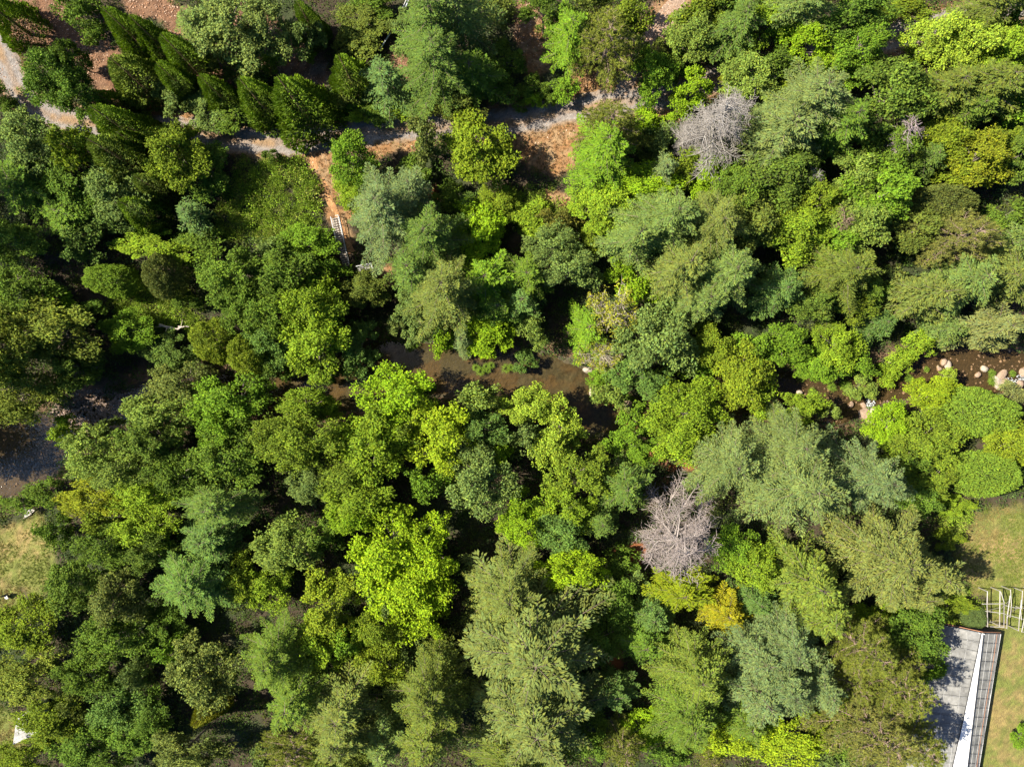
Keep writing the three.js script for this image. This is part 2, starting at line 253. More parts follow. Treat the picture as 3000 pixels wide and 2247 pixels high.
function conifer(seed, Rr, H, o) { // fir: whorled drooping boughs with flat sprays
  const R = rng(seed), L = new Leaves(), wood = new Wood(), tr = H * 0.013 + 0.04, az0 = R() * 6, lob = R() * 6, up = V(0, 1, 0);
  const bend = V((R() - 0.5) * 0.5, 0, (R() - 0.5) * 0.5);
  wood.limb([V(0, -0.4, 0), V(bend.x * 0.5, H * 0.35, bend.z * 0.5), V(bend.x, H * 0.7, bend.z), V(bend.x, H * 0.985, bend.z)], [tr * 1.3, tr, tr * 0.55, 0.03], 7);
  for (let b = 0; b < o.boughs; b++) {
    const t = Math.pow((b + R()) / o.boughs, 0.92), y = H * lerp(o.low ?? 0.14, 0.975, t), az = az0 + b * 2.39996 + (R() - 0.5) * 0.7;
    const full = Rr * Math.pow(1 - t, o.taper ?? 0.72) * (0.9 + 0.13 * Math.sin(az * 2 + lob) + 0.12 * Math.sin(az * 5 + lob * 2)) + 0.22;
    const len = full * (0.5 + 0.68 * R()), tone = 0.84 + 0.32 * R(), pitch = lerp(-0.06, 0.75, t * t) + (R() - 0.5) * 0.5, droop = o.droop ?? 0.2;
    const dir = V(Math.cos(az), 0, Math.sin(az)), side = V(-dir.z, 0, dir.x), at = (s) => V(bend.x * t + dir.x * len * s * Math.cos(pitch), y + len * (s * Math.sin(pitch) - droop * s * s + 0.12 * s * s * s), bend.z * t + dir.z * len * s * Math.cos(pitch));
    wood.limb([at(0), at(0.5), at(0.95)], [Math.min(tr * 0.4, 0.02 + len * 0.012), 0.014 + len * 0.005, 0.008], 3);
    const n = Math.max(2, Math.round(len * 0.85 / o.gap));
    for (let k = 0; k <= n; k++) {
      const s = 0.2 + 0.8 * k / n, q = at(s), l2 = Math.min(1.6, 0.3 + 0.34 * len * (1.02 - s) * (0.7 + 0.6 * R()) + 0.12 * R());
      for (const sg of [-1, 1]) {
        const fwd = 0.55 + 0.5 * R(), d2 = dir.clone().multiplyScalar(fwd).addScaledVector(side, sg).add(V(0, -0.12 - 0.3 * R() + 0.2 * t, 0)).normalize();
        const m = Math.max(1, Math.round(l2 / o.spray * 1.25));
        for (let j = 0; j < m; j++) {
          const f = l2 * (j + 0.2 * R()) / m, a = R() < 0.5 ? 1 : -1, d3 = d2.clone().addScaledVector(dir, 0.4 * R()).add(V((R() - 0.5) * 0.8, (R() - 0.4) * 0.55, (R() - 0.5) * 0.8)), s1 = o.spray * (0.7 + 0.6 * R());
          L.leaf(q.x + d2.x * f, q.y + d2.y * f + 0.02, q.z + d2.z * f, d3, V(up.x + (R() - 0.5) * 0.9, 1, a * (R() - 0.5) * 0.9), s1, s1 * o.slim, leafTone(R, tone), -0.2);
        }
      }
      if (k === n) for (let j = 0; j < 3; j++) { const s1 = o.spray * (0.8 + 0.4 * R()); L.leaf(q.x, q.y, q.z, dir.clone().add(V((R() - 0.5) * 0.7, 0.1 + (R() - 0.5) * 0.4, (R() - 0.5) * 0.7)), up, s1, s1 * o.slim, leafTone(R, tone), -0.2); }
    }
  }
  return { crown: L.build(), trunk: wood.build(), R: Rr, H };
}
function cedar(seed, Rr, H, o) { // dense pointed cone of upright fan sprays
  const R = rng(seed), L = new Leaves(), wood = new Wood(), tr = H * 0.016, l0 = R() * 6, l1 = R() * 6;
  wood.limb([V(0, -0.4, 0), V(0, H * 0.5, 0), V(0, H * 0.97, 0)], [tr * 1.4, tr * 0.7, 0.02], 7);
  for (let i = 0; i < o.n; i++) {
    const t = 1 - Math.sqrt(1 - R() * 0.985), az = R() * 6.2832, fl = noise(az * 2.2 + l0 * 9, t * 7 + l1), fine = noise(az * 7 + l1 * 5, t * 24);
    const rad = Rr * Math.pow(1 - t, o.taper) * (0.72 - 0.1 * (o.rag - 1) + 0.32 * fl * o.rag + 0.22 * fine * o.rag + 0.06 * Math.sin(az * 3 + l0)) + 0.06, deep = 1 - 0.55 * R() * R() * R();
    const x = Math.cos(az), z = Math.sin(az), out = V(x, 0, z), y = H * (0.04 + 0.94 * t) - 0.1 * rad;
    const d = V(x * 0.55 + (R() - 0.5) * 0.5, 0.75 + (R() - 0.5) * 0.5, z * 0.55 + (R() - 0.5) * 0.5), nrm = out.clone().add(V((R() - 0.5) * 1.5, 0.3 + R() * 0.5, (R() - 0.5) * 1.5)), s1 = o.spray * (0.6 + 0.7 * R()) * (0.55 + 0.45 * (1 - t));
    L.leaf(x * rad * deep, y, z * rad * deep, d, nrm, s1, s1 * 0.42, leafTone(R, 0.86 + 0.28 * fl), 0.15);
  }
  return { crown: L.build(), trunk: wood.build(), R: Rr, H };
}
function pine(seed, Rr, H, o) { // open limbs ending in needle tufts
  const R = rng(seed), L = new Leaves(), wood = new Wood(), tr = H * 0.014;
  wood.limb([V(0, -0.4, 0), V(0.15, H * 0.5, 0.1), V(0, H * 0.97, 0)], [tr * 1.3, tr * 0.85, 0.04], 7);
  const tuft = (q, d, tone) => { const side = rdir(R); for (let k = 0; k < o.needles; k++) { const w = rdir(R).addScaledVector(d, 0.75); w.y += 0.2; L.blade(q.x, q.y, q.z, w, side.set(R() - 0.5, R() - 0.5, R() - 0.5), o.len * (0.7 + 0.5 * R()), 0.085, leafTone(R, tone)); } };
  for (let b = 0; b < o.boughs; b++) {
    const t = (b + R()) / o.boughs, y = H * lerp(0.35, 0.96, t), az = b * 2.39996 + R() * 0.8, len = Rr * Math.pow(1 - t, 0.6) * (0.7 + 0.45 * R()) + 0.3, pitch = lerp(0.0, 0.8, t) + (R() - 0.5) * 0.3, tone = 0.85 + 0.3 * R();
    const dir = V(Math.cos(az), 0, Math.sin(az)), side = V(-dir.z, 0, dir.x), at = (s) => V(dir.x * len * s * Math.cos(pitch), y + len * (s * Math.sin(pitch) - 0.22 * s + 0.3 * s * s), dir.z * len * s * Math.cos(pitch));
    wood.limb([at(0), at(0.4), at(0.75), at(1)], [0.03 + len * 0.016, 0.03 + len * 0.009, 0.03, 0.015], 4);
    const n = Math.max(3, Math.round(len / 0.5));
    for (let k = 0; k <= n; k++) {
      const s = 0.28 + 0.72 * k / n, q = at(s);
      for (const sg of [-1, 1]) {
        const l2 = 0.4 + 0.42 * len * (1.05 - s) * (0.5 + R()), d2 = dir.clone().multiplyScalar(0.7 + 0.4 * R()).addScaledVector(side, sg * (0.5 + 0.6 * R())).add(V(0, 0.15 + 0.35 * R(), 0)).normalize();
        const e = q.clone().addScaledVector(d2, l2); wood.limb([q, e], [0.022, 0.01], 3);
        const m = Math.max(1, Math.round(l2 / 0.34));
        for (let j = 1; j <= m; j++) tuft(q.clone().lerp(e, j / m).add(V((R() - 0.5) * 0.3, R() * 0.15, (R() - 0.5) * 0.3)), d2, tone);
      }
    }
  }
  return { crown: L.build(), trunk: wood.build(), R: Rr, H };
}
function dome(seed, Rr, H, o) { // close grown rounded crown
  const R = rng(seed), L = new Leaves(), wood = new Wood(), l0 = R() * 50, tr = Rr * 0.05;
  wood.limb([V(0, -0.4, 0), V(0.1, H * 0.35, 0), V(0, H * 0.7, 0.1)], [tr * 1.4, tr, tr * 0.4], 7);
  for (let k = 0; k < 9; k++) { const a = k * 0.7, q = V(Math.cos(a) * Rr * 0.6, H * (0.5 + 0.3 * R()), Math.sin(a) * Rr * 0.6); wood.limb([V(0, H * 0.25, 0), q.clone().multiplyScalar(0.5).setY(H * 0.45), q], [tr * 0.6, tr * 0.4, tr * 0.1], 4); }
  for (let i = 0; i < o.n; i++) {
    const d = rdir(R); if (d.y < -0.25) d.y *= -1;
    const az = Math.atan2(d.z, d.x), b = noise(d.x * 3.2 + l0, d.z * 3.2 + d.y * 2) , f = noise(d.x * 11 + l0, d.z * 11 + d.y * 9), k = (0.76 + 0.17 * b + 0.13 * f + 0.07 * Math.sin(az * 2 + l0)) * (1 - 0.3 * R() ** 4);
    const n = d.clone().multiplyScalar(0.9).add(V(R() - 0.5, 0.3 + (R() - 0.5) * 0.7, R() - 0.5)), t = V(R() - 0.5, R() - 0.6, R() - 0.5).addScaledVector(d, 0.45), s1 = o.leaf * (0.65 + 0.7 * R());
    L.leaf(d.x * Rr * k, H * 0.36 + d.y * H * 0.62 * k, d.z * Rr * k, t, n, s1, s1 * 0.6, leafTone(R, 0.86 + 0.28 * b));
  }
  return { crown: L.build(), trunk: wood.build(), R: Rr, H };
}
function snag(seed, Rr, H, o) { // leafless: limbs and fine twigs
  const R = rng(seed), wood = new Wood(), twigs = new Leaves(), tr = H * 0.012;
  wood.limb([V(0, -0.4, 0), V(0.2, H * 0.4, 0.1), V(0.1, H * 0.75, 0.2), V(0, H * 0.99, 0.1)], [tr * 1.3, tr, tr * 0.6, 0.03], 6);
  const spray = (q, dir, side, l2, sg) => {
    const d2 = dir.clone().multiplyScalar(0.45 + 0.6 * R()).addScaledVector(side, sg).add(V(0, (R() - 0.6) * 0.7, 0)).normalize(), tone = 0.6 + 0.6 * R();
    twigs.leaf(q.x, q.y, q.z, d2, V(R() - 0.5, 1, R() - 0.5), l2, 0.05, [tone, tone, tone], 0.3);
    for (let j = 1; j < l2 / 0.17; j++) { const f = j * 0.17, d3 = d2.clone().add(V((R() - 0.5) * 1.7, (R() - 0.5) * 1.3, (R() - 0.5) * 1.7)), tn = 0.6 + 0.65 * R(); twigs.leaf(q.x + d2.x * f, q.y + d2.y * f, q.z + d2.z * f, d3, V(R() - 0.5, 1, R() - 0.5), 0.14 + 0.36 * R(), 0.034, [tn, tn, tn], 0.3); }
  };
  const bough = (start, az, len, pitch, thick, level) => {
    const kink = (R() - 0.5) * 0.7, kink2 = (R() - 0.5) * 0.5, dir = V(Math.cos(az), 0, Math.sin(az)), side = V(-dir.z, 0, dir.x);
    const at = (s) => V(start.x + dir.x * len * s * Math.cos(pitch) + side.x * len * (kink * s * s + kink2 * Math.sin(s * 4) * 0.2), start.y + len * (s * Math.sin(pitch) - 0.24 * s * s), start.z + dir.z * len * s * Math.cos(pitch) + side.z * len * (kink * s * s + kink2 * Math.sin(s * 4) * 0.2));
    wood.limb([at(0), at(0.3), at(0.65), at(1)], [thick, thick * 0.75, thick * 0.45, 0.012], 4);
    const broken = R() < 0.18 ? 0.55 : 1, n = Math.max(3, Math.round(len / 0.24));
    for (let k = 0; k <= n; k++) { const s = (0.18 + 0.82 * k / n) * broken; for (const sg of [-1, 1]) if (R() > 0.22) spray(at(s), dir, side, (0.25 + 0.24 * len * (1.1 - s)) * (0.35 + R()), sg); }
    if (level && len > 1.4) for (let k = 0; k < 2; k++) bough(at(0.35 + 0.4 * R()), az + (R() < 0.5 ? -1 : 1) * (0.45 + 0.5 * R()), len * (0.4 + 0.25 * R()), pitch + (R() - 0.5) * 0.5, thick * 0.5, level - 1);
  };
  const gap0 = R() * 6.28;
  for (let b = 0; b < o.boughs; b++) {
    const t = Math.pow((b + R()) / o.boughs, 0.9), y = H * lerp(o.low ?? 0.22, 0.97, t), az = b * 2.39996 + (R() - 0.5) * 1.6;
    const lop = 0.72 + 0.3 * Math.sin(az + gap0) + 0.16 * Math.sin(az * 3 + gap0 * 2), len = Rr * Math.pow(1 - t, 0.55) * (0.45 + 0.7 * R()) * lop + 0.35;
    bough(V(0.15 * Math.sin(t * 5), y, 0.15 * Math.sin(t * 4 + 1)), az, len, lerp(-0.12, 0.75, t) + (R() - 0.5) * 0.5, 0.03 + len * 0.016, 1);
  }
  return { crown: twigs.build(), trunk: wood.build(), R: Rr, H };
}
const many = (n, f) => Array.from({ length: n }, (_, k) => f(k));
const KITS = {
  bL: many(5, (k) => broadleaf(100 + k, 6, 13, { lobes: 10, puffs: 9, subs: 9, leaves: 28, leaf: 0.3 })),
  bM: many(6, (k) => broadleaf(200 + k, 3.8, 10, { lobes: 8, puffs: 8, subs: 8, leaves: 24, leaf: 0.27, lobe: 1.08 })),
  bS: many(5, (k) => broadleaf(300 + k, 2.0, 4, { lobes: 6, puffs: 6, subs: 6, leaves: 18, leaf: 0.21, lobe: 1.15, low: 0.08 })),
  w: many(2, (k) => broadleaf(400 + k, 4, 11, { lobes: 9, puffs: 5, subs: 5, leaves: 11, leaf: 0.28, bare: true })),
  fL: many(5, (k) => conifer(500 + k, 5, 20, { boughs: 84, gap: 0.23, spray: 0.38, slim: 0.42, droop: 0.3, taper: 0.46, low: 0.3 })),
  fX: many(3, (k) => conifer(550 + k, 8, 24, { boughs: 120, gap: 0.25, spray: 0.4, slim: 0.42, droop: 0.3, taper: 0.46, low: 0.3 })),
  fM: many(4, (k) => conifer(600 + k, 3.2, 14, { boughs: 66, gap: 0.21, spray: 0.31, slim: 0.44, droop: 0.22, taper: 0.5, low: 0.25 })),
  fS: many(3, (k) => conifer(700 + k, 1.9, 9, { boughs: 70, gap: 0.26, spray: 0.28, slim: 0.42, droop: 0.1, low: 0.08, taper: 0.62 })),
  c: many(6, (k) => cedar(800 + k, 2.7, 14, { n: 9500, spray: 0.5, rag: 0.7 + 0.25 * k, taper: 0.66 + 0.07 * k })),
  p: many(3, (k) => pine(900 + k, 4.2, 18, { boughs: 36, needles: 15, len: 0.4 })),
  o: many(4, (k) => dome(1000 + k, 4, 9, { n: 13000, leaf: 0.26 })),
  d: many(4, (k) => snag(1100 + k, 4.5, 16, { boughs: 50 })),
  dS: many(2, (k) => snag(1200 + k, 1.8, 9, { boughs: 18, low: 0.45 })),
};
const TINT = {
  green: [0.092, 0.138, 0.02], green2: [0.118, 0.19, 0.018], deep: [0.088, 0.14, 0.022], lime: [0.165, 0.225, 0.02], lime2: [0.16, 0.22, 0.018], limebright: [0.18, 0.265, 0.012], limevivid: [0.195, 0.265, 0.01], limelight: [0.22, 0.275, 0.038],
  limedark: [0.132, 0.168, 0.016], limeglossy: [0.16, 0.2, 0.016], limesage: [0.155, 0.2, 0.05], limecon: [0.15, 0.175, 0.01], sage: [0.122, 0.162, 0.058], pale: [0.165, 0.2, 0.075], olive: [0.11, 0.13, 0.03], olivesage: [0.125, 0.142, 0.045], olivegreen: [0.1, 0.142, 0.026], olivelime: [0.13, 0.17, 0.02], olivelime2: [0.13, 0.16, 0.034], oliveK: [0.125, 0.142, 0.055], oliveGold: [0.135, 0.155, 0.03],
  greenblue: [0.088, 0.13, 0.034], greensage: [0.095, 0.152, 0.042], blue: [0.088, 0.136, 0.055], bluegrey: [0.118, 0.15, 0.082], bluesage: [0.13, 0.158, 0.072], bluedeep: [0.085, 0.135, 0.045], gold: [0.19, 0.2, 0.016], goldbright: [0.2, 0.25, 0.014], goldlime: [0.17, 0.205, 0.018], goldtwig: [0.22, 0.21, 0.03], goldcon: [0.215, 0.19, 0.012], goldoak: [0.14, 0.17, 0.016], oliveoak: [0.1, 0.112, 0.034], limeoak: [0.11, 0.165, 0.018], greenoak: [0.125, 0.18, 0.026],
  cedar: [0.11, 0.165, 0.008], cedarpale: [0.115, 0.15, 0.022], mustard: [0.165, 0.16, 0.012], pine: [0.14, 0.15, 0.03], pinetan: [0.155, 0.148, 0.05], tanolive: [0.14, 0.148, 0.055], tansage: [0.165, 0.17, 0.085], brownolive: [0.1, 0.095, 0.02], vine: [0.075, 0.1, 0.045],
  grey: [0.31, 0.285, 0.255], greypink: [0.29, 0.245, 0.22], greypurple: [0.3, 0.24, 0.24], brown: [0.2, 0.135, 0.09],
};
const crownMats = {}, barks = { b: mat(0.2, 0.165, 0.13), f: mat(0.17, 0.125, 0.095), c: mat(0.2, 0.105, 0.06), p: mat(0.27, 0.19, 0.14), w: mat(0.42, 0.36, 0.28) };
function crownMat(tint, sp) {
  const key = tint + (sp === 'd');
  if (!crownMats[key]) { const m = sp === 'd' ? new THREE.MeshStandardMaterial({ vertexColors: true, roughness: 0.9 }) : new THREE.MeshPhysicalMaterial({ vertexColors: true, roughness: 1, transmission: 0.26, thickness: 0, specularIntensity: 0.3 }); m.color.setRGB(TINT[tint][0] * (sp === 'd' ? 0.7 : 1.2), TINT[tint][1] * (sp === 'd' ? 0.68 : 1.3), TINT[tint][2] * (sp === 'd' ? 0.68 : 0.74)); m.name = 'foliage_' + tint; crownMats[key] = m; }
  return crownMats[key];
}
const CATEGORY = { broadleaf_tree: 'tree', fir_tree: 'fir', cedar_tree: 'cedar', pine_tree: 'pine', oak_tree: 'oak', dead_tree: 'dead tree', shrub: 'shrub', vine_heap: 'vine' };
const TREES = [
['cedar_tree',-76.9,-55.7,2.62,2.62,15,'c','cedar','cedar at the top left corner shading the bare litter ground'],
['broadleaf_tree',-67.8,-50.1,2.05,1.81,9,'b','green','glossy evergreen tree on the uphill edge of the trio beside the road bend'],
['broadleaf_tree',-69.9,-46.1,2.97,3.17,12,'b','deep','dark evergreen tree leaning over the inner edge of the road bend'],
['broadleaf_tree',-66.3,-44.6,2.92,2.80,11,'b','deep','dark evergreen tree behind the road bend, nearest the cedar shadow'],
['broadleaf_tree',-64.8,-55.8,2.94,2.25,8,'b','green','bushy bright tree at the top edge beside the bare litter slope'],
['shrub',-67.8,-58.5,2.32,1.74,6,'b','green','low bush at the top edge touching the litter slope'],
['cedar_tree',-58.5,-53.6,2.56,2.56,14,'c','cedar','tall cone shaped cedar closest to the bushy tree at the top edge'],
['cedar_tree',-55.1,-52.9,2.34,2.34,13,'c','cedar','second cone shaped cedar in the slanting row of three near the top'],
['cedar_tree',-50.1,-49.8,2.81,2.81,14,'c','cedar','largest lower cedar ending the slanting row of three near the top'],
['cedar_tree',-58.4,-47.3,3.90,3.31,12,'c','cedarpale','wide flat topped cedar with ragged pale lower branches above the road'],
['cedar_tree',-51.9,-46.7,2.37,2.37,12,'c','cedar','pointed cedar behind the pale shrub above the road'],
['broadleaf_tree',-52.9,-45.1,2.65,2.65,6,'b','sage','pale round shrub in front of a pointed cedar above the road'],
['fir_tree',-48.2,-54.1,2.14,2.31,10,'f','sage','soft grey green conifer beside the pale airy tree at the top'],
['broadleaf_tree',-42.3,-53.8,4.38,4.38,12,'b','pale','pale airy broadleaf tree with thin grey twigs at the top edge'],
['broadleaf_tree',-37.6,-53.5,2.79,3.49,11,'b','pale','pale airy tree beside the purple brown twig heap near the top edge'],
['shrub',-45.8,-50.3,2.17,1.93,5,'b','olive','low olive bush alone on bare soil below the pale airy tree'],
['shrub',-42.0,-49.0,1.95,1.46,4,'b','greenblue','small bluish bush on bare soil behind the cedar row'],
['cedar_tree',-63.0,-44.0,2.40,1.92,9,'c','cedar','small bright tipped cedar standing where the road disappears'],
['cedar_tree',-60.2,-39.5,3.87,2.82,15,'c','cedar','broad cedar whose tip covers the gravel road'],
['cedar_tree',-60.4,-34.8,3.87,3.52,16,'c','cedarpale','broad shaggy cedar just below the one covering the road'],
['cedar_tree',-58.5,-37.2,2.40,2.40,11,'c','cedar','narrow cedar wedged between two broad cedars and the yellow green tree'],
['broadleaf_tree',-51.7,-35.2,3.01,3.65,11,'b','limedark','yellow green round tree below the road between cedars and shade'],
['broadleaf_tree',-51.3,-39.1,1.67,1.34,8,'b','limedark','smaller yellow green tree touching the road shoulder'],
['broadleaf_tree',-67.4,-36.2,2.80,2.50,12,'b','limedark','olive yellow tree under the road bend'],
['broadleaf_tree',-74.6,-36.6,3.78,3.30,10,'b','sage','light leafed tree under the road bend at the edge of the deep shade'],
['shrub',-80.4,-45.2,1.46,1.46,4,'b','green','low green bush on the outer shoulder of the road at the frame edge'],
['shrub',-79.1,-43.7,1.35,1.10,3,'s','green','dark low bush spilling onto the outer road shoulder'],
['fir_tree',-76.3,-30.9,3.62,3.62,9,'f','deep','dark fir at the frame edge casting the deep black shade'],
['broadleaf_tree',-69.6,-31.3,3.61,3.61,8,'b','deep','shaded broadleaf tree deep in the black hollow'],
['fir_tree',-70.5,-26.5,3.42,3.18,7,'f','deep','low shaded fir at the bottom of the black hollow'],
['broadleaf_tree',-61.7,-30.3,3.33,3.57,10,'b','sage','pale leafed tree on the right rim of the black hollow'],
['shrub',-64.0,-25.5,2.70,1.96,6,'b','greenblue','bluish bush beneath the pale leafed tree by the hollow'],
['cedar_tree',-58.3,-27.0,3.01,2.65,12,'c','cedar','dark cedar with bright edge beside the hollow'],
['cedar_tree',-56.4,-30.9,2.41,2.17,11,'c','cedarpale','small cedar between the hollow and the yellow green tree'],
['broadleaf_tree',-48.6,-34.1,3.17,3.17,6,'b','deep','dark shaded tree between the yellow green tree and the bramble field'],
['fir_tree',-51.0,-26.5,1.84,1.84,8,'f','blue','small blue green fir standing at the edge of the bramble field'],
['shrub',-50.4,-23.1,3.25,2.00,4,'b','green','low green bush below the small blue green fir'],
['broadleaf_tree',-77.7,-22.1,3.60,2.64,9,'b','green','bright tree at the frame edge under the black hollow'],
['broadleaf_tree',-69.1,-23.0,2.68,2.44,7,'b','greenblue','bluish shaded tree at the lower end of the hollow'],
['shrub',-57.3,-22.2,4.48,2.24,5,'b','lime','yellow green thicket bush beside two dome shaped oaks'],
['cedar_tree',-45.8,-45.1,2.25,2.13,12,'c','cedar','thin pointed cedar among the pale bushes by the road'],
['shrub',-49.0,-43.6,3.02,2.55,4,'b','sage','pale bush pile on the road bank under the thin pointed cedar'],
['shrub',-44.4,-42.7,3.18,2.20,4,'b','green','bush on the road bank between two dark cedars'],
['cedar_tree',-39.3,-43.9,2.94,3.06,14,'c','cedar','dark cedar next to the largest cedar above the road'],
['cedar_tree',-32.8,-42.9,4.09,4.20,17,'c','cedar','largest dark cedar above the road throwing a long triangular shadow'],
['cedar_tree',-31.3,-55.6,2.00,2.00,12,'c','cedar','thin cedar at the top edge beside the pale feathery tree'],
['broadleaf_tree',-31.8,-53.6,1.91,2.49,8,'b','sage','feathery pale green tree beside a thin cedar near the top edge'],
['shrub',-38.4,-51.0,1.47,1.47,3,'b','lime','small bright bush on the bare purple soil'],
['shrub',-32.3,-52.2,0.86,0.74,2,'s','lime','tiny bush on bare soil under the feathery pale tree'],
['cedar_tree',-25.2,-47.6,2.84,2.84,13,'c','cedar','square topped cedar beside the bare soil patch'],
['shrub',-25.7,-46.3,2.68,1.95,5,'b','olive','olive bush against the foot of the square topped cedar'],
['shrub',-23.2,-57.1,3.40,2.67,4,'b','olive','olive thicket bush between thin cedar and the white pole'],
['shrub',-24.9,-54.1,2.94,2.20,3,'b','olive','low olive scrub beside the fallen white pole'],
['shrub',-21.2,-59.2,3.28,1.53,4,'b','green','green scrub at the top edge beside the paired white beams'],
['fir_tree',-19.4,-46.2,2.50,3.09,11,'f','blue','young blue green fir standing alone above the road'],
['fir_tree',-11.8,-52.3,3.63,3.00,20,'f','greenblue','great fir at the top edge right of the white beams'],
['fir_tree',-7.7,-53.8,3.65,3.87,18,'f','sage','paler fir joining the great fir at the top edge'],
['fir_tree',-11.1,-46.8,4.79,3.88,19,'f','greenblue','lower fir of the clump above the road with drooping skirts'],
['fir_tree',-6.1,-46.9,3.31,3.31,12,'f','deep','shaded dark fir on the shadow side of the big fir clump'],
['shrub',-17.1,-56.1,1.62,2.10,5,'b','sage','pale scrub tree beside the upper white pole'],
['shrub',-16.5,-52.2,1.36,1.53,4,'b','sage','pale scrub at the foot of the great fir clump'],
['shrub',-2.3,-58.3,2.17,2.17,5,'b','olive','olive bush on the dry slope at the top edge'],
['shrub',-1.4,-51.0,2.67,2.42,5,'b','green','shaded green bush right of the big fir clump'],
['shrub',-1.6,-47.0,2.20,1.96,4,'b','green','low shaded bush under the fir clump near the road'],
['shrub',-25.2,-44.2,2.23,1.73,3,'s','lime','yellow green hedge bush on the road bank, first after the big shadow'],
['shrub',-21.7,-43.9,2.36,1.74,3,'s','green','green hedge bush on the road bank below the young blue fir'],
['shrub',-18.3,-43.7,2.23,1.49,3,'s','lime','bright hedge bush on the road bank at the hedge end'],
['broadleaf_tree',-29.8,-44.2,1.96,2.21,4,'b','green','small shaded tree within the long cedar shadow'],
['broadleaf_tree',-14.9,-44.9,1.96,1.47,4,'b','green','small leafy tree above the road next to the hedge end'],
['broadleaf_tree',-24.6,-34.8,2.81,2.98,11,'b','green2','round mid green tree standing on the lower side of the road'],
['shrub',-24.7,-30.5,2.72,2.72,5,'b','lime','bright bush between the round tree and the blue fir'],
['broadleaf_tree',-13.4,-37.5,2.72,2.48,11,'b','olivesage','olive grey tree covering the road beside the glossy evergreen'],
['broadleaf_tree',-8.8,-43.0,3.60,1.92,8,'b','olive','olive crown with white bare twigs on the upper side of the road'],
['broadleaf_tree',-5.4,-36.7,4.16,3.75,11,'b','limeglossy','glossy yellow green evergreen with rounded clumps by the dry clearing'],
['shrub',-15.7,-34.7,2.47,2.23,4,'b','green','bush under the olive grey tree below the road'],
['shrub',-10.3,-30.1,2.11,1.74,5,'b','green','green bush beside the reddish soil patch'],
['fir_tree',-7.2,-29.3,1.87,1.62,5,'f','greenblue','soft bluish young conifer below the glossy evergreen'],
['shrub',-2.4,-28.4,2.98,2.74,5,'b','limedark','yellow green brush below the glossy evergreen'],
['fir_tree',-19.4,-25.9,4.46,4.70,19,'f','bluegrey','large blue fir beside the white handrail stairs'],
['fir_tree',-15.4,-29.9,2.86,2.39,14,'f','bluegrey','smaller blue fir crown behind the large blue fir'],
['fir_tree',-12.8,-22.4,4.53,4.05,18,'f','greenblue','grey green fir just below the large blue fir'],
['broadleaf_tree',-5.3,-24.1,3.56,3.19,9,'b','limebright','dense round bright green tree below the firs'],
['broadleaf_tree',-32.5,-22.5,3.46,2.47,8,'b','green2','vivid green tree at the low end of the bramble field'],
['broadleaf_tree',-38.7,-21.5,2.71,1.97,8,'b','sage','pale tree at the lower corner of the bramble field'],
['broadleaf_tree',-38.4,-36.4,1.29,0.95,4,'b','green','small tree at the top of the bramble field by the road'],
['broadleaf_tree',5.1,-56.3,3.25,2.17,10,'b','green','dark glossy tree at the top edge beside the dry slope'],
['fir_tree',8.6,-52.1,2.63,3.58,13,'f','green2','bright soft conifer beside the olive pine'],
['pine_tree',13.9,-49.7,3.37,4.27,17,'p','pine','olive pine with bare lower limbs above the road fork'],
['broadleaf_tree',17.8,-56.0,2.81,2.34,9,'b','limedark','yellow green tree behind the olive pine at the top edge'],
['broadleaf_tree',12.7,-57.6,2.59,1.65,8,'b','olive','olive tree at the top edge between glossy tree and pine'],
['broadleaf_tree',27.2,-53.2,2.89,3.34,9,'b','limesage','pale leafed tree right of the bare dirt track at the top'],
['shrub',22.6,-51.7,2.04,1.92,5,'b','olive','olive bush between the litter patch and the road fork'],
['broadleaf_tree',21.3,-47.4,2.93,2.48,8,'b','green2','bright green tree throwing shade across the road fork'],
['shrub',25.3,-49.6,1.93,2.17,5,'b','green','bush between bright green tree and road end'],
['broadleaf_tree',28.9,-56.5,3.03,2.10,9,'b','limedark','olive yellow tree at the top edge right of the dirt track'],
['fir_tree',33.6,-53.4,3.02,3.48,13,'f','greenblue','bluish green conifer right of the dirt track'],
['broadleaf_tree',34.1,-57.1,3.48,1.86,10,'b','green','green tree at the top edge behind the bluish conifer'],
['broadleaf_tree',37.5,-54.9,2.79,3.26,10,'b','lime','bright yellow green tree behind the bluish conifer'],
['shrub',33.7,-51.1,2.42,1.45,4,'b','green','low bush on the hidden end of the road'],
['broadleaf_tree',28.4,-45.9,2.39,2.51,7,'b','limebright','bright waxy tree standing in the road beside the dead grey tree'],
['shrub',26.4,-43.2,1.82,1.57,5,'b','limebright','smaller waxy bush left of the dead grey tree'],
['broadleaf_tree',36.3,-47.9,3.53,3.06,9,'b','limesage','big leafed pale tree above the dead grey tree'],
['dead_tree',30.5,-39.6,4.63,4.63,16,'d','grey','dead grey lichen covered conifer beside the end of the road'],
['dead_tree',27.1,-38.0,2.16,2.64,9,'d','grey','thin bare grey tree leaning from the dead conifer'],
['shrub',34.5,-47.2,1.70,0.97,4,'b','gold','yellowing bush behind the top of the dead grey conifer'],
['shrub',8.3,-46.7,1.79,1.79,4,'b','green2','vivid bush on the outer side of the road curve'],
['shrub',1.5,-44.4,0.91,1.01,3,'s','green','small bush at the tip of the bush group along the curve'],
['shrub',3.6,-45.1,1.06,1.17,3,'s','limebright','small bright bush second from the tip along the curve'],
['shrub',6.0,-45.4,1.12,1.04,3,'s','green','middle bush of the group along the curve'],
['shrub',3.2,-47.3,2.21,1.72,3,'b','green','shaded bush behind the bush group along the curve'],
['pine_tree',14.8,-38.9,3.70,2.78,14,'p','pine','short pine at the lower edge of the road beside the dry clearing'],
['fir_tree',14.1,-35.4,3.80,3.36,14,'f','green2','mid green conifer below the short pine'],
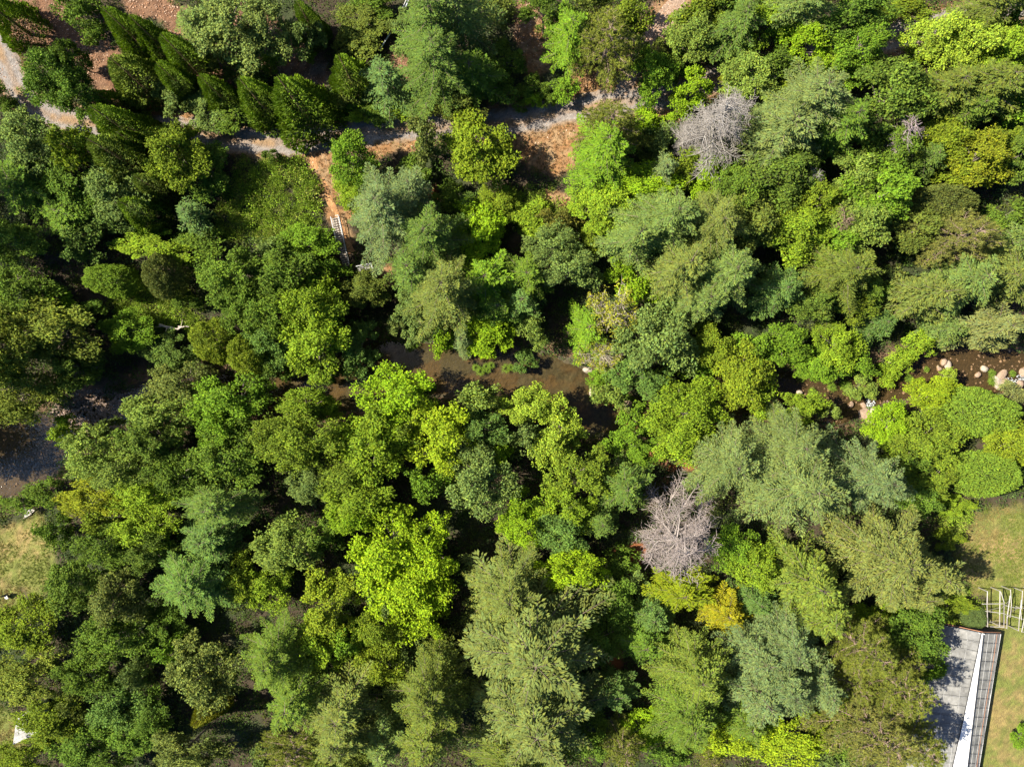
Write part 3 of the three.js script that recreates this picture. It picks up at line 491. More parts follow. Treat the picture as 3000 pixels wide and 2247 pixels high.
['fir_tree',13.0,-32.5,2.89,2.17,10,'f','green2','bright lower conifer beside the shadowed clearing'],
['shrub',21.7,-41.3,2.32,2.08,4,'b','limebright','waxy bright bush below the road fork'],
['shrub',23.6,-38.9,2.07,2.07,5,'b','sage','grey twiggy bush below the road fork'],
['shrub',20.9,-37.8,1.95,1.95,5,'b','olive','dark olive bush below the waxy bush'],
['fir_tree',23.6,-33.1,2.05,1.93,9,'f','bluegrey','young blue spruce like conifer in a gap of bright bushes'],
['shrub',26.9,-34.0,2.67,2.43,6,'b','limedark','olive bush right of the young blue conifer'],
['shrub',30.9,-33.3,2.79,2.67,6,'b','limebright','vivid bush under the dead grey conifer'],
['broadleaf_tree',19.7,-30.6,4.33,2.41,8,'b','limebright','waxy bright dome tree below the young blue conifer'],
['broadleaf_tree',14.8,-28.1,3.99,3.39,8,'b','lime','bright yellow green tree with bare white twigs at its foot'],
['shrub',17.0,-25.9,2.22,1.73,5,'b','lime','bright bush at the foot of the bright yellow green tree'],
['fir_tree',23.2,-24.4,5.10,4.18,18,'f','sage','great grey green fir right of the bright yellow green tree'],
['fir_tree',29.8,-23.3,4.42,4.19,18,'f','olivesage','olive grey fir right beside the great grey green fir'],
['fir_tree',18.9,-21.8,4.02,2.84,16,'f','sage','lower grey green fir beside the dark inlet shade'],
['broadleaf_tree',36.7,-23.6,4.00,3.53,13,'b','olive','olive leafed tree beyond the olive grey fir'],
['shrub',7.7,-26.0,2.60,2.10,6,'b','brownolive','brownish olive bush on the clearing slope'],
['shrub',3.0,-27.1,3.00,2.25,4,'b','lime','bright brush at the foot of the dry clearing'],
['shrub',6.8,-21.8,3.17,2.44,10,'b','sage','pale round tree below the brownish bush'],
['shrub',12.9,-22.8,2.35,2.11,6,'b','limedark','yellow green bush between pale round tree and firs'],
['broadleaf_tree',35.0,-29.6,3.31,2.84,11,'b','green','green tree below the bare twig gap'],
['fir_tree',42.2,-55.6,4.36,2.99,15,'f','sage','grey green conifer at the top edge left of the dark shade'],
['broadleaf_tree',50.2,-55.4,4.34,2.74,13,'b','deep','deep green tree at the top edge shading the gravel patch'],
['shrub',61.7,-58.7,3.62,1.69,4,'b','limedark','yellow green scrub at the top edge above the gravel patch'],
['broadleaf_tree',64.0,-52.1,3.23,2.89,12,'b','limelight','light big leafed tree right of the gravel patch'],
['broadleaf_tree',69.2,-50.8,3.71,3.25,12,'b','limelight','light big leafed tree second from the gravel patch'],
['broadleaf_tree',74.2,-50.9,3.71,3.48,12,'b','lime','light big leafed tree at the frame edge'],
['fir_tree',70.5,-55.2,4.38,2.31,15,'f','olive','olive conifer at the top edge above the light big leafed trees'],
['broadleaf_tree',75.2,-56.2,2.54,1.85,12,'b','green','green tree filling the top right corner'],
['broadleaf_tree',45.1,-51.7,3.16,2.81,10,'b','limebright','bright yellow green tree left of the gappy tree'],
['broadleaf_tree',40.4,-49.0,2.12,2.12,9,'b','green','green tree at the shaded edge left of the bright tree'],
['broadleaf_tree',45.5,-48.3,2.85,2.14,8,'b','lime','yellow green tree below the bright yellow green tree'],
['broadleaf_tree',52.1,-50.2,3.00,3.47,12,'b','green2','gappy green tree with visible limbs beside the gravel patch'],
['broadleaf_tree',49.8,-48.7,2.14,1.90,8,'b','lime','bright tree at the foot of the gappy tree'],
['shrub',64.0,-52.1,1.96,1.23,3,'s','lime','bright scrub on the litter below the gravel patch'],
['shrub',41.4,-45.1,2.17,2.17,6,'b','limedark','yellow green bush at the foot of the great blue grey fir'],
['fir_tree',43.5,-40.9,5.70,4.11,19,'f','bluesage','great blue grey fir of the upper wood'],
['fir_tree',40.1,-37.0,4.62,3.47,17,'f','bluesage','blue grey fir below the great blue grey fir'],
['fir_tree',48.5,-38.2,3.01,3.70,17,'f','deep','dark shadow side fir behind the great blue grey fir'],
['broadleaf_tree',55.9,-42.7,4.94,3.90,14,'b','olivegreen','broad olive green tree right of the great blue grey fir'],
['fir_tree',65.5,-44.5,4.23,3.29,13,'f','olive','olive feathery conifer in the middle of the upper right wood'],
['fir_tree',72.1,-44.8,4.69,3.51,14,'f','olive','olive feathery conifer nearer the frame edge'],
['fir_tree',70.5,-42.0,3.34,2.15,11,'f','olivegreen','olive conifer with dead twigs above the golden tree'],
['broadleaf_tree',66.2,-37.8,3.56,2.61,10,'b','goldlime','yellow lime tree beside the golden tree'],
['broadleaf_tree',71.6,-34.6,4.14,3.08,11,'b','gold','golden orange domed tree near the frame edge'],
['broadleaf_tree',69.7,-33.1,2.64,2.16,9,'b','goldlime','lower yellow tree touching the golden tree'],
['broadleaf_tree',58.6,-35.4,3.07,2.59,11,'b','green','green tree under the bare twig fan'],
['fir_tree',64.2,-34.9,2.17,2.17,10,'f','greenblue','blue green conifer left of the golden tree'],
['dead_tree',59.2,-37.8,2.12,2.12,13,'d','greypurple','bare purple grey twig fan above the green tree'],
['dead_tree',58.5,-34.2,1.46,1.46,7,'d','grey','small bare grey snag among green crowns'],
['broadleaf_tree',52.4,-31.9,3.31,2.60,11,'b','limesage','yellow green tree in the middle right wood'],
['broadleaf_tree',56.0,-29.0,4.44,3.51,13,'b','green2','large soft green tree left of the olive dome'],
['broadleaf_tree',41.7,-32.0,4.43,3.27,13,'b','olivegreen','olive green tree below the blue grey firs'],
['broadleaf_tree',46.7,-28.1,3.56,2.85,11,'b','limedark','yellow green tree with a bare snag above it'],
['dead_tree',45.5,-30.8,1.07,1.19,12,'d','grey','short bare snag poking through a yellow green tree'],
['broadleaf_tree',44.2,-23.8,4.28,3.33,12,'b','lime','bright yellow green tree, lowest of its row above the firs'],
['broadleaf_tree',53.4,-25.1,4.02,3.31,12,'b','limesage','soft yellow green tree left of the olive dome foot'],
['dead_tree',50.5,-24.8,1.93,1.93,12,'d','brown','brown leafless crown between two yellow green trees'],
['broadleaf_tree',49.9,-21.9,3.61,2.65,11,'b','green2','green tree below the brown leafless crown'],
['oak_tree',67.6,-28.3,5.93,2.78,10,'o','oliveoak','smooth olive dome oak under the golden tree'],
['pine_tree',68.5,-22.4,5.42,3.06,16,'p','pinetan','tan pine with bare branch tips below the olive dome oak'],
['broadleaf_tree',62.8,-24.1,3.36,2.64,11,'b','olive','olive tree left of the tan pine'],
['shrub',77.4,-37.8,2.42,2.66,7,'b','limedark','yellow green bush right of the golden tree'],
['broadleaf_tree',78.7,-35.5,2.40,2.87,9,'b','olivegreen','olive green tree at the frame edge by the golden tree'],
['broadleaf_tree',78.9,-26.4,2.92,2.44,9,'b','green','green tree at the frame edge right of the olive dome oak'],
['fir_tree',79.5,-22.4,2.67,2.67,14,'f','sage','grey green conifer at the frame edge by the tan pine'],
['broadleaf_tree',78.8,-43.2,2.16,2.64,8,'b','green2','bright green tree at the frame edge below the olive conifer'],
['broadleaf_tree',-78.7,-15.2,3.90,2.92,9,'b','green','light tree at the frame edge below the black hollow'],
['broadleaf_tree',-81.5,-10.5,2.72,2.47,8,'b','green','green tree at the frame edge above the olive gold tree'],
['oak_tree',-65.2,-16.8,3.99,2.74,7,'o','limeoak','low bright rimmed dome oak with pointed tip'],
['oak_tree',-56.0,-17.4,3.41,3.01,10,'o','oliveoak','tall dark olive dome oak beside the bright rimmed one'],
['shrub',-74.6,-13.4,3.00,2.00,6,'b','limebright','bright bush above the olive gold tree'],
['shrub',-71.5,-12.3,2.80,1.78,4,'b','deep','shaded brush between bright bush and brambles'],
['broadleaf_tree',-72.6,-7.7,5.59,3.40,13,'b','oliveGold','olive gold tree overhanging the left end of the creek'],
['broadleaf_tree',-78.6,0.6,5.64,4.17,13,'b','oliveGold','wide olive gold tree at the frame edge above the dark water'],
['broadleaf_tree',-70.3,-2.6,3.23,2.73,11,'b','olivegreen','olive green crown next to the gravel bar'],
['broadleaf_tree',-62.8,-8.7,3.41,2.66,7,'b','green2','green tree left of the fallen log'],
['broadleaf_tree',-56.3,-5.0,3.32,2.56,6,'b','greenblue','bluish green tree right below the fallen log'],
['oak_tree',-48.8,-6.9,3.52,3.77,10,'o','goldoak','yellow green dome right of the fallen log'],
['oak_tree',-43.1,-4.7,3.27,3.77,10,'o','goldoak','second yellow green dome right of the fallen log'],
['broadleaf_tree',-44.5,-16.9,4.13,3.64,12,'b','green','green tree right of the dark olive dome oak'],
['broadleaf_tree',-42.7,-12.9,2.96,3.20,11,'b','green','green tree above the yellow green domes'],
['shrub',-54.5,-13.7,2.14,1.25,4,'b','green','bush above the fallen log'],
['broadleaf_tree',-53.7,0.6,3.76,3.00,11,'b','olivesage','greyish tree in the left wood below the yellow green dome'],
['broadleaf_tree',-57.1,4.4,4.23,2.99,12,'b','limesage','light tree at the end of the gravel bar'],
['shrub',-57.4,8.9,3.92,3.18,13,'b','olivegreen','olive green tree above the golden bush of the left bank'],
['broadleaf_tree',-68.2,11.5,3.83,3.03,11,'b','limesage','light tree leaning over the left pool'],
['shrub',-73.7,7.8,2.17,2.04,8,'b','lime','bright bush at the water edge of the left pool'],
['broadleaf_tree',-66.3,7.5,1.77,1.57,8,'b','sage','twiggy grey green tree beside the left pool'],
['broadleaf_tree',-44.9,3.1,4.45,3.46,13,'b','green2','bright tree of the left wood nearest the creek gap'],
['broadleaf_tree',-46.5,6.8,3.21,2.71,12,'b','green2','bright tree with a black gap in its crown'],
['broadleaf_tree',-45.3,12.0,4.62,3.65,13,'b','green','tree of the left wood under the black gap'],
['shrub',-62.8,14.4,3.93,2.95,11,'b','limesage','pale tree just above the golden left bank bush'],
['shrub',-67.4,18.4,4.33,2.23,9,'b','gold','golden bush on the left bank'],
['shrub',-58.5,18.1,3.68,2.70,10,'b','lime','light tree right of the golden left bank bush'],
['broadleaf_tree',-53.0,14.7,3.66,2.92,12,'b','green','green tree in the middle of the left wood'],
['fir_tree',-45.6,18.7,4.10,2.89,16,'f','greenblue','blue green fir hidden low in the left wood'],
['shrub',-82.8,19.8,2.70,1.47,4,'b','green','bush at the frame edge above the left lawn'],
['shrub',-78.1,18.1,2.57,1.80,5,'b','green','bush at the waters edge above the left lawn'],
['broadleaf_tree',-36.7,-17.2,4.63,3.66,12,'b','green','tree left of the stairs landing'],
['broadleaf_tree',-39.3,-11.7,3.69,3.20,12,'b','green','tree below the stairs left of the long crown'],
['broadleaf_tree',-31.3,-12.0,4.14,3.41,14,'b','lime2','long bright tree standing left above the blue pool'],
['broadleaf_tree',-31.6,-6.5,4.42,3.68,13,'b','lime2','bright tree just below the long bright one above the pool'],
['broadleaf_tree',-25.5,-5.9,3.08,3.20,9,'b','greensage','grey green tree overhanging the blue pool'],
['broadleaf_tree',-24.3,-15.0,3.27,2.27,8,'b','olive','olive leafed tree below the small deck'],
['broadleaf_tree',-30.4,-18.6,3.24,2.00,8,'b','green2','vivid tree beside the foot of the stairs'],
['fir_tree',-15.6,-17.1,3.22,2.54,17,'f','greenblue','fir left of the twin firs above the pool'],
['fir_tree',-10.2,-14.3,5.04,4.56,20,'f','olivesage','tall grey olive fir north of the pool'],
['broadleaf_tree',-15.6,-10.6,3.25,2.75,10,'b','sage','pale tree at the pool edge under the tall fir'],
['shrub',-19.5,-9.6,1.41,1.54,5,'b','pale','pale blossomed bush at the pool edge'],
['broadleaf_tree',-11.9,-7.8,2.18,2.59,7,'b','limebright','vivid tree hanging over the pool edge'],
['broadleaf_tree',-4.2,-8.3,3.81,3.18,7,'b','limebright','vivid tree behind the sedge tufts'],
['fir_tree',-8.1,-7.3,1.41,2.43,8,'f','bluegrey','slim blue conifer between the two vivid trees'],
['fir_tree',-3.9,-16.4,3.94,3.69,14,'f','green2','soft green conifer north of the pool'],
['fir_tree',-2.4,-12.4,3.01,3.01,11,'f','deep','shaded dark conifer behind the vivid trees'],
['broadleaf_tree',-39.1,-6.4,3.25,2.75,10,'b','greensage','tree left of the long bright crown'],
['broadleaf_tree',-39.2,-2.0,2.30,1.77,9,'b','green','tree beside the brown bank left of the pool'],
['broadleaf_tree',-30.6,-2.2,2.56,1.86,6,'b','green','low tree at the foot of the long bright tree'],
['broadleaf_tree',-33.1,3.6,3.82,2.33,13,'b','lime2','olive lime tree below the brown bank'],
['broadleaf_tree',-34.2,8.9,5.35,4.14,14,'b','olivelime','big olive lime tree south of the creek'],
['broadleaf_tree',-17.9,2.6,4.44,3.51,13,'b','limebright','bright tree reaching into the pool from the south'],
['broadleaf_tree',-21.7,10.0,4.60,4.36,14,'b','lime2','yellow green tree south of the pool'],
['broadleaf_tree',-25.7,14.7,3.89,2.92,12,'b','olivelime','tree beneath the yellow green tree south of the pool'],
['broadleaf_tree',-16.6,7.7,2.70,2.46,12,'b','olivelime','olive crown between bright tree and yellow tree'],
['broadleaf_tree',-14.0,2.6,1.82,2.04,9,'b','green','shaded green tree at the south pool edge'],
['broadleaf_tree',-10.9,9.1,3.65,4.62,13,'b','goldbright','most yellow tree on the south side of the pool'],
['broadleaf_tree',-4.7,2.6,2.99,2.35,11,'b','limesage','pale tree with reddish tips at the south pool edge'],
['broadleaf_tree',-5.4,7.3,3.71,2.72,11,'b','greensage','grey green tree below the pale reddish tipped tree'],
['broadleaf_tree',-5.2,14.6,4.10,3.62,13,'b','sage','pale twiggy tree south of the yellow tree'],
['broadleaf_tree',-13.2,15.6,2.70,2.45,10,'b','green2','green tree below the most yellow tree'],
['broadleaf_tree',-2.2,11.8,1.86,1.74,9,'b','limebright','bright small crown beside the pale twiggy tree'],
['broadleaf_tree',-24.2,18.5,4.61,2.91,12,'b','lime','bright tree in the middle of the south wood'],
['broadleaf_tree',-31.9,16.1,3.44,2.70,10,'b','sage','pale tree left in the south wood'],
['fir_tree',2.2,-17.2,2.73,3.47,12,'f','green','green conifer at the dark gap north of the pool'],
['fir_tree',1.5,-12.9,2.51,2.76,11,'f','bluedeep','shaded bluish conifer in the dark gap north of the pool'],
['broadleaf_tree',9.2,-17.9,3.64,2.67,12,'b','sage','pale green tree right of the dark gap'],
['broadleaf_tree',3.8,-8.7,2.14,2.01,9,'b','limesage','pale leafed tree over the dark inlet'],
['shrub',2.2,-4.0,1.83,1.69,4,'b','greensage','pale bush at the inlet mouth'],
['broadleaf_tree',17.3,-18.5,1.98,1.86,7,'b','limebright','vivid small tree left of the vivid round tree'],
['broadleaf_tree',20.0,-15.5,2.84,2.47,8,'b','limebright','vivid round tree right of the yellow twiggy tree'],
['shrub',24.0,-14.6,1.75,1.87,6,'b','limebright','vivid bush right of the vivid round tree'],
['fir_tree',25.4,-17.3,4.48,3.77,18,'f','olivesage','olive grey fir in the middle wood above the vivid trees'],
['fir_tree',32.0,-16.6,4.70,4.00,19,'f','sage','great grey fir in the middle wood'],
['fir_tree',29.3,-12.9,3.39,2.66,15,'f','sage','low skirt fir under the great grey fir'],
['broadleaf_tree',15.7,-11.7,3.68,4.42,12,'w','goldtwig','yellow leafed tree with many bare twigs above the boulders'],
['broadleaf_tree',14.9,-4.7,3.29,2.53,8,'w','goldtwig','sparse yellow tree above the pale boulders'],
['fir_tree',12.4,-8.7,2.41,3.17,9,'f','green2','green conifer before the sparse yellow trees'],
['broadleaf_tree',23.3,-6.4,4.85,4.12,14,'b','sage','broad grey green tree right of the sparse yellow trees'],
['broadleaf_tree',21.5,-0.9,3.75,2.75,10,'b','greensage','grey green tree above the rocky bank'],
['broadleaf_tree',32.3,-6.6,2.75,3.00,9,'b','limedark','olive yellow tree in the middle wood gap'],
['shrub',30.6,-3.2,2.81,2.30,6,'b','green2','bush in the gap of the middle wood'],
['broadleaf_tree',36.7,-1.6,3.48,4.47,11,'b','goldlime','yellow green tree above the second creek gap'],
['broadleaf_tree',40.5,2.7,2.41,2.53,9,'b','lime','light tree left of the second creek gap'],
['broadleaf_tree',39.6,-5.6,2.51,2.26,9,'b','green2','green tree above the yellow green tree'],
['shrub',16.5,2.2,2.33,2.21,6,'b','limesage','pale bush at the pool end behind boulders'],
['shrub',15.0,-0.9,1.84,1.57,3,'s','green2','grassy bush between pale boulders'],
['broadleaf_tree',28.5,4.6,5.32,4.21,13,'b','lime2','wide bright tree at the east end of the pool'],
['broadleaf_tree',27.1,8.8,3.73,2.73,11,'b','lime','bright tree above the brown log, under the wide bright tree'],
['shrub',20.6,6.1,2.45,2.32,6,'b','green2','green bush overhanging the rocky bank'],
['broadleaf_tree',20.0,10.2,3.28,2.27,8,'b','green2','green tree with bare white stems at its foot'],
['shrub',24.7,-0.4,2.57,1.80,5,'b','lime','bright bush above the rocky bank'],
['broadleaf_tree',3.2,4.1,3.24,2.62,11,'b','limelight','light yellow green tree at the south edge of the pool'],
['broadleaf_tree',7.4,8.5,2.96,3.94,12,'b','limelight','light yellow green tree next to the round water shadow'],
['broadleaf_tree',2.0,8.3,2.72,2.48,11,'b','sage','pale tree behind the light yellow green trees'],
['broadleaf_tree',11.0,13.6,3.55,4.17,12,'b','olivelime','olive lime tree below the round water shadow'],
['fir_tree',18.0,16.2,3.33,3.46,13,'f','greenblue','blue green conifer left of the big dead tree'],
['fir_tree',33.4,12.2,4.84,4.60,18,'f','bluesage','pale blue fir on the left flank of the great pale blue fir'],
['fir_tree',39.2,14.1,3.19,2.94,14,'f','bluesage','small pale blue fir between the dead tree and the great blue fir'],
['broadleaf_tree',9.0,19.4,3.66,2.68,11,'b','lime2','lime tree left of the blue green conifer'],
['broadleaf_tree',1.5,19.0,2.21,1.84,10,'b','limebright','vivid crown in the south wood above the great olive fir'],
['fir_tree',50.6,-17.2,5.53,4.09,16,'f','olive','olive fir of the right wood'],
['broadleaf_tree',48.8,-13.1,3.18,2.44,12,'b','olivegreen','olive green tree below the olive fir'],
['fir_tree',42.1,-14.6,3.19,3.43,13,'f','bluedeep','shaded bluish fir left of the olive fir'],
['broadleaf_tree',56.4,-14.9,2.95,2.70,10,'b','green','shaded green tree behind the olive fir'],
['broadleaf_tree',55.8,-12.0,2.97,1.98,10,'b','limedark','yellow edged crown hanging below the olive fir'],
['fir_tree',59.6,-9.7,2.27,2.27,9,'f','bluedeep','dark blue conifer above the creek bend'],
['fir_tree',64.2,-13.8,4.63,3.65,16,'f','olivesage','grey olive fir right of the dark gap'],
['fir_tree',70.4,-15.9,4.12,3.39,17,'f','sage','grey fir of the right wood with bare twigs'],
['fir_tree',77.6,-16.9,3.65,3.16,16,'f','olivesage','grey olive fir at the frame edge'],
['fir_tree',76.5,-9.0,5.20,2.48,14,'f','tansage','tan grey tree shading the creek at the frame edge'],
['fir_tree',70.9,-8.7,3.03,2.02,10,'f','sage','grey conifer at the creek edge left of the tan grey tree'],
['shrub',67.7,-6.5,2.56,1.92,6,'b','lime','yellow green bush on the creek bank'],
['shrub',65.1,-3.5,2.20,1.60,5,'b','lime','bright bush over the creek bank with sedge'],
['broadleaf_tree',44.6,-6.2,3.64,2.76,9,'b','green2','bright green tree left of the creek bend'],
['broadleaf_tree',52.9,-6.4,3.01,2.51,9,'b','lime','bright tree above the creek bend'],
['broadleaf_tree',50.2,-3.4,3.30,2.54,7,'b','green2','green tree on the creek bend'],
['shrub',56.9,-2.7,2.56,2.04,6,'b','green2','green bush beside the creek bend'],
['shrub',59.4,0.4,2.35,1.96,4,'b','limesage','pale bush standing in the creek'],
['shrub',63.5,-1.4,1.69,1.56,4,'b','lime','bright bush at the waterline'],
['broadleaf_tree',70.3,1.7,3.84,2.43,7,'b','goldbright','bright yellow tree leaning over the creek'],
['broadleaf_tree',73.1,-1.2,1.05,0.94,6,'b','limelight','small pale crown above the bright yellow tree'],
['broadleaf_tree',46.2,4.4,3.56,2.27,9,'b','lime','light tree at the head of the great pale blue fir'],
['shrub',52.4,4.7,1.16,1.33,8,'b','limesage','light bush left of the creek rocks'],
['broadleaf_tree',61.8,6.9,3.30,2.73,8,'b','limebright','bright tree right of the creek rocks'],
['broadleaf_tree',66.3,9.6,4.24,3.24,9,'b','olivelime','olive lime tree below the bright yellow tree'],
['oak_tree',76.8,4.9,5.65,4.14,10,'o','greenoak','broad green dome on the right bank'],
['broadleaf_tree',80.5,9.8,3.73,3.23,9,'b','goldlime','yellowing dome on the right bank'],
['oak_tree',76.9,14.8,4.97,3.73,9,'o','greenoak','lower green dome beside the right lawn'],
['fir_tree',42.8,9.7,4.81,3.85,19,'f','bluesage','pale blue fir at the upper left of the great pale blue fir'],
['fir_tree',43.3,15.5,6.39,5.45,20,'f','bluesage','great pale blue fir right of the big dead tree'],
['fir_tree',54.3,14.4,4.77,4.53,20,'f','bluegrey','bluest fir with silvery tips right of the great pale blue fir'],
['broadleaf_tree',68.5,15.3,3.48,2.73,8,'b','olivelime','olive tree between the blue fir and the green domes'],
['broadleaf_tree',64.8,12.6,2.75,2.25,8,'b','green','shaded tree right of the blue fir'],
['shrub',73.6,20.1,2.81,1.53,3,'b','lime','bright scrub at the head of the right lawn'],
['shrub',83.6,1.9,2.31,1.54,6,'b','tansage','greyish bush by the creek rapids'],
['broadleaf_tree',-73.9,23.7,2.50,2.11,8,'b','green','green tree beside the left lawn'],
['shrub',-66.4,23.0,2.98,1.99,8,'b','limedark','olive yellow tree below the golden bush'],
['broadleaf_tree',-59.2,23.4,3.68,2.70,10,'b','lime','light tree of the lower left wood'],
['broadleaf_tree',-64.0,26.2,3.90,2.68,11,'b','green','green tree of the lower left wood behind the lawn tree'],
['broadleaf_tree',-57.6,26.7,3.41,2.44,11,'b','olivegreen','olive tree of the lower left wood'],
['broadleaf_tree',-68.9,31.6,3.12,3.39,12,'b','olivegreen','tall tree along the right edge of the left lawn'],
['broadleaf_tree',-62.0,33.4,3.61,3.13,13,'b','olivesage','greyish twiggy tree of the lower left wood'],
['broadleaf_tree',-62.4,40.1,4.12,3.15,12,'b','green','green tree at the lower end of the lower left wood'],
['fir_tree',-49.5,30.9,5.09,4.60,15,'f','greensage','big green grey fir of the lower left wood'],
['fir_tree',-47.8,24.8,3.70,3.21,11,'f','bluedeep','bluish fir above the big green grey fir'],
['shrub',-42.8,31.3,2.70,2.94,10,'b','limedark','bright lit bush at the shadow side of the big green grey fir'],
['broadleaf_tree',-79.3,38.9,3.89,3.54,8,'b','limedark','rounded lime tree below the left lawn'],
['shrub',-75.4,37.0,1.52,1.26,5,'b','green','bush at the bottom of the left lawn'],
['broadleaf_tree',-77.6,47.0,4.69,2.96,9,'b','oliveGold','thin olive tree over the white roof'],
['broadleaf_tree',-68.1,46.5,3.44,2.70,10,'b','green','dark green tree right of the thin olive tree'],
['broadleaf_tree',-60.0,46.3,2.09,1.84,10,'b','sage','small pale crown in the lower left shade'],
['broadleaf_tree',-63.5,51.2,3.58,2.72,9,'b','greensage','pale clumped tree in the lower left shade'],
['broadleaf_tree',-70.4,51.5,2.48,1.99,8,'b','olive','olive tree left of the pale clumped tree'],
['broadleaf_tree',-48.2,45.6,4.31,4.07,14,'b','olivesage','grey olive tree above the mustard cedar'],
['cedar_tree',-49.2,52.7,2.23,2.36,11,'c','mustard','mustard yellow cedar in the lower left shade'],
['broadleaf_tree',-73.6,54.2,3.95,2.96,9,'b','limedark','lime tree beside the white roof'],
['broadleaf_tree',-78.6,60.0,3.97,1.99,8,'b','limedark','lime tree at the bottom left corner'],
['broadleaf_tree',-69.9,58.2,3.72,2.73,8,'b','deep','shaded tree near the bottom left corner'],
['shrub',-62.3,56.3,3.75,3.00,7,'b','deep','shaded bush in the black lower left gap'],
['broadleaf_tree',-51.2,57.8,4.36,2.18,12,'b','olivesage','grey olive tree at the bottom edge by the black gap'],
['broadleaf_tree',-56.0,39.4,3.23,2.73,8,'b','deep','shaded tree under the big green grey fir'],
['broadleaf_tree',-54.6,42.6,2.72,1.97,9,'b','green2','green tree lit at the foot of the big green grey fir'],
['broadleaf_tree',-35.8,26.1,4.36,3.15,12,'b','limesage','light tree with purple twigs in the south wood'],
['broadleaf_tree',-29.9,24.4,2.94,2.21,10,'b','green','green tree right of the purple twigged tree'],
['broadleaf_tree',-38.4,32.0,2.94,2.70,10,'b','lime','light tree left of the vivid south trees'],
['broadleaf_tree',-25.1,21.2,3.39,2.18,12,'b','limebright','vivid crown at the head of the south wood gap'],
['broadleaf_tree',-18.6,26.2,4.79,4.07,14,'b','limevivid','vivid green tree largest in the south wood'],
['broadleaf_tree',-12.7,26.4,3.61,3.85,13,'b','limevivid','vivid green tree right of the largest vivid one'],
['broadleaf_tree',-15.1,32.9,4.82,4.10,13,'b','limevivid','vivid yellow green tree in the middle of the vivid group'],
['broadleaf_tree',-12.8,37.7,2.68,2.44,11,'b','limevivid','lowest vivid yellow green tree of the vivid group'],
['broadleaf_tree',-28.5,35.3,4.36,3.64,12,'b','goldlime','yellowish tree left of the vivid group'],
['broadleaf_tree',-30.2,40.9,3.41,2.93,11,'b','lime','light tree below the yellowish tree'],
['broadleaf_tree',-25.5,40.9,2.68,2.68,11,'b','green2','green tree right below the yellowish tree'],
['broadleaf_tree',-20.0,35.0,2.21,2.94,10,'b','sage','pale grey green crown between yellowish and vivid trees'],
['broadleaf_tree',-20.5,38.9,2.91,2.67,12,'b','limedark','olive yellow column tree below the pale grey green crown'],
['broadleaf_tree',-20.5,44.0,3.03,2.91,12,'b','goldlime','yellow flecked tree below the olive yellow column tree'],
['broadleaf_tree',-16.5,43.1,2.22,2.22,9,'b','sage','pale small tree right of the yellow flecked tree'],
['fir_tree',-11.5,42.9,2.21,2.21,12,'f','olive','small olive conifer left of the great olive fir'],
['fir_tree',-36.1,41.9,4.32,4.32,17,'f','olivegreen','olive green fir in the lower south wood'],
['fir_tree',-33.3,48.3,4.32,3.60,17,'f','olivegreen','darker olive fir beneath the olive green fir'],
['fir_tree',-25.9,49.3,4.06,4.06,18,'f','olivesage','grey olive fir left of the black gap at the bottom'],
['fir_tree',-26.4,54.8,3.62,2.89,16,'f','olivesage','lower grey olive fir near the bottom edge'],
['fir_tree',-12.5,47.6,4.75,4.51,19,'f','olive','olive fir left of the great olive fir'],
['fir_tree',-12.6,53.6,4.06,3.58,18,'f','olive','lower olive fir left of the great olive fir'],
['pine_tree',-33.8,57.3,4.56,2.40,14,'p','pine','olive pine at the bottom edge of the south wood'],
['fir_tree',-20.3,57.1,2.95,2.95,12,'f','sage','grey conifer at the bottom edge between olive firs'],
['fir_tree',-20.0,53.5,2.23,1.99,10,'f','sage','small grey conifer above the bottom edge conifer'],
['broadleaf_tree',-38.7,59.5,2.21,1.72,10,'b','sage','pale crown at the bottom edge left of the olive pine'],
['broadleaf_tree',-24.5,60.0,2.70,1.47,10,'b','olive','olive crown at the very bottom edge'],
['fir_tree',3.1,39.6,8.93,8.46,21,'f','oliveK','greatest olive fir, the tallest tree of the lower middle'],
['fir_tree',3.3,50.5,8.07,7.12,19,'f','oliveK','olive fir directly below the greatest olive fir'],
['fir_tree',-0.4,32.3,5.52,5.04,17,'f','olivesage','grey olive fir directly above the greatest olive fir'],
['fir_tree',-0.2,57.2,4.56,2.16,17,'f','olive','olive crown under the greatest fir at the bottom edge'],
['broadleaf_tree',2.0,22.5,3.07,2.70,10,'b','limebright','vivid lime tree left of the pale green trees'],
['broadleaf_tree',8.5,23.3,3.66,2.93,11,'b','greensage','pale green tree left of the big dead tree'],
['broadleaf_tree',9.7,29.7,4.12,2.55,12,'b','limevivid','vivid yellow lime tree at the head of the greatest olive fir'],
['fir_tree',13.9,22.0,2.48,2.23,10,'f','greenblue','blue green conifer touching the big dead tree'],
['dead_tree',25.3,24.2,6.44,5.73,18,'d','greypink','largest dead tree, pinkish grey and leafless, in the lower middle'],
['fir_tree',27.4,33.5,4.24,2.99,9,'f','limecon','yellow green conifer under the big dead tree'],
['fir_tree',34.2,36.5,3.49,2.74,9,'f','goldcon','golden orange conifer right below the big dead tree'],
['broadleaf_tree',16.9,35.9,3.23,2.98,8,'b','deep','shaded tree in the dark gap below the dead tree'],
['fir_tree',21.1,41.3,3.47,3.23,10,'f','deep','dark conifer deep in the gap right of the greatest fir'],
['fir_tree',22.4,37.5,2.74,2.49,9,'f','bluedeep','dark bluish conifer below the dead tree'],
['broadleaf_tree',19.7,32.7,2.27,1.77,5,'b','sage','pale small tree in the dark gap below the dead tree'],
['shrub',17.7,29.2,2.53,2.02,5,'b','green','shaded bush with red litter under the dead tree'],
['fir_tree',28.1,43.8,4.80,4.56,17,'f','olivelime2','olive fir in the lower right middle'],
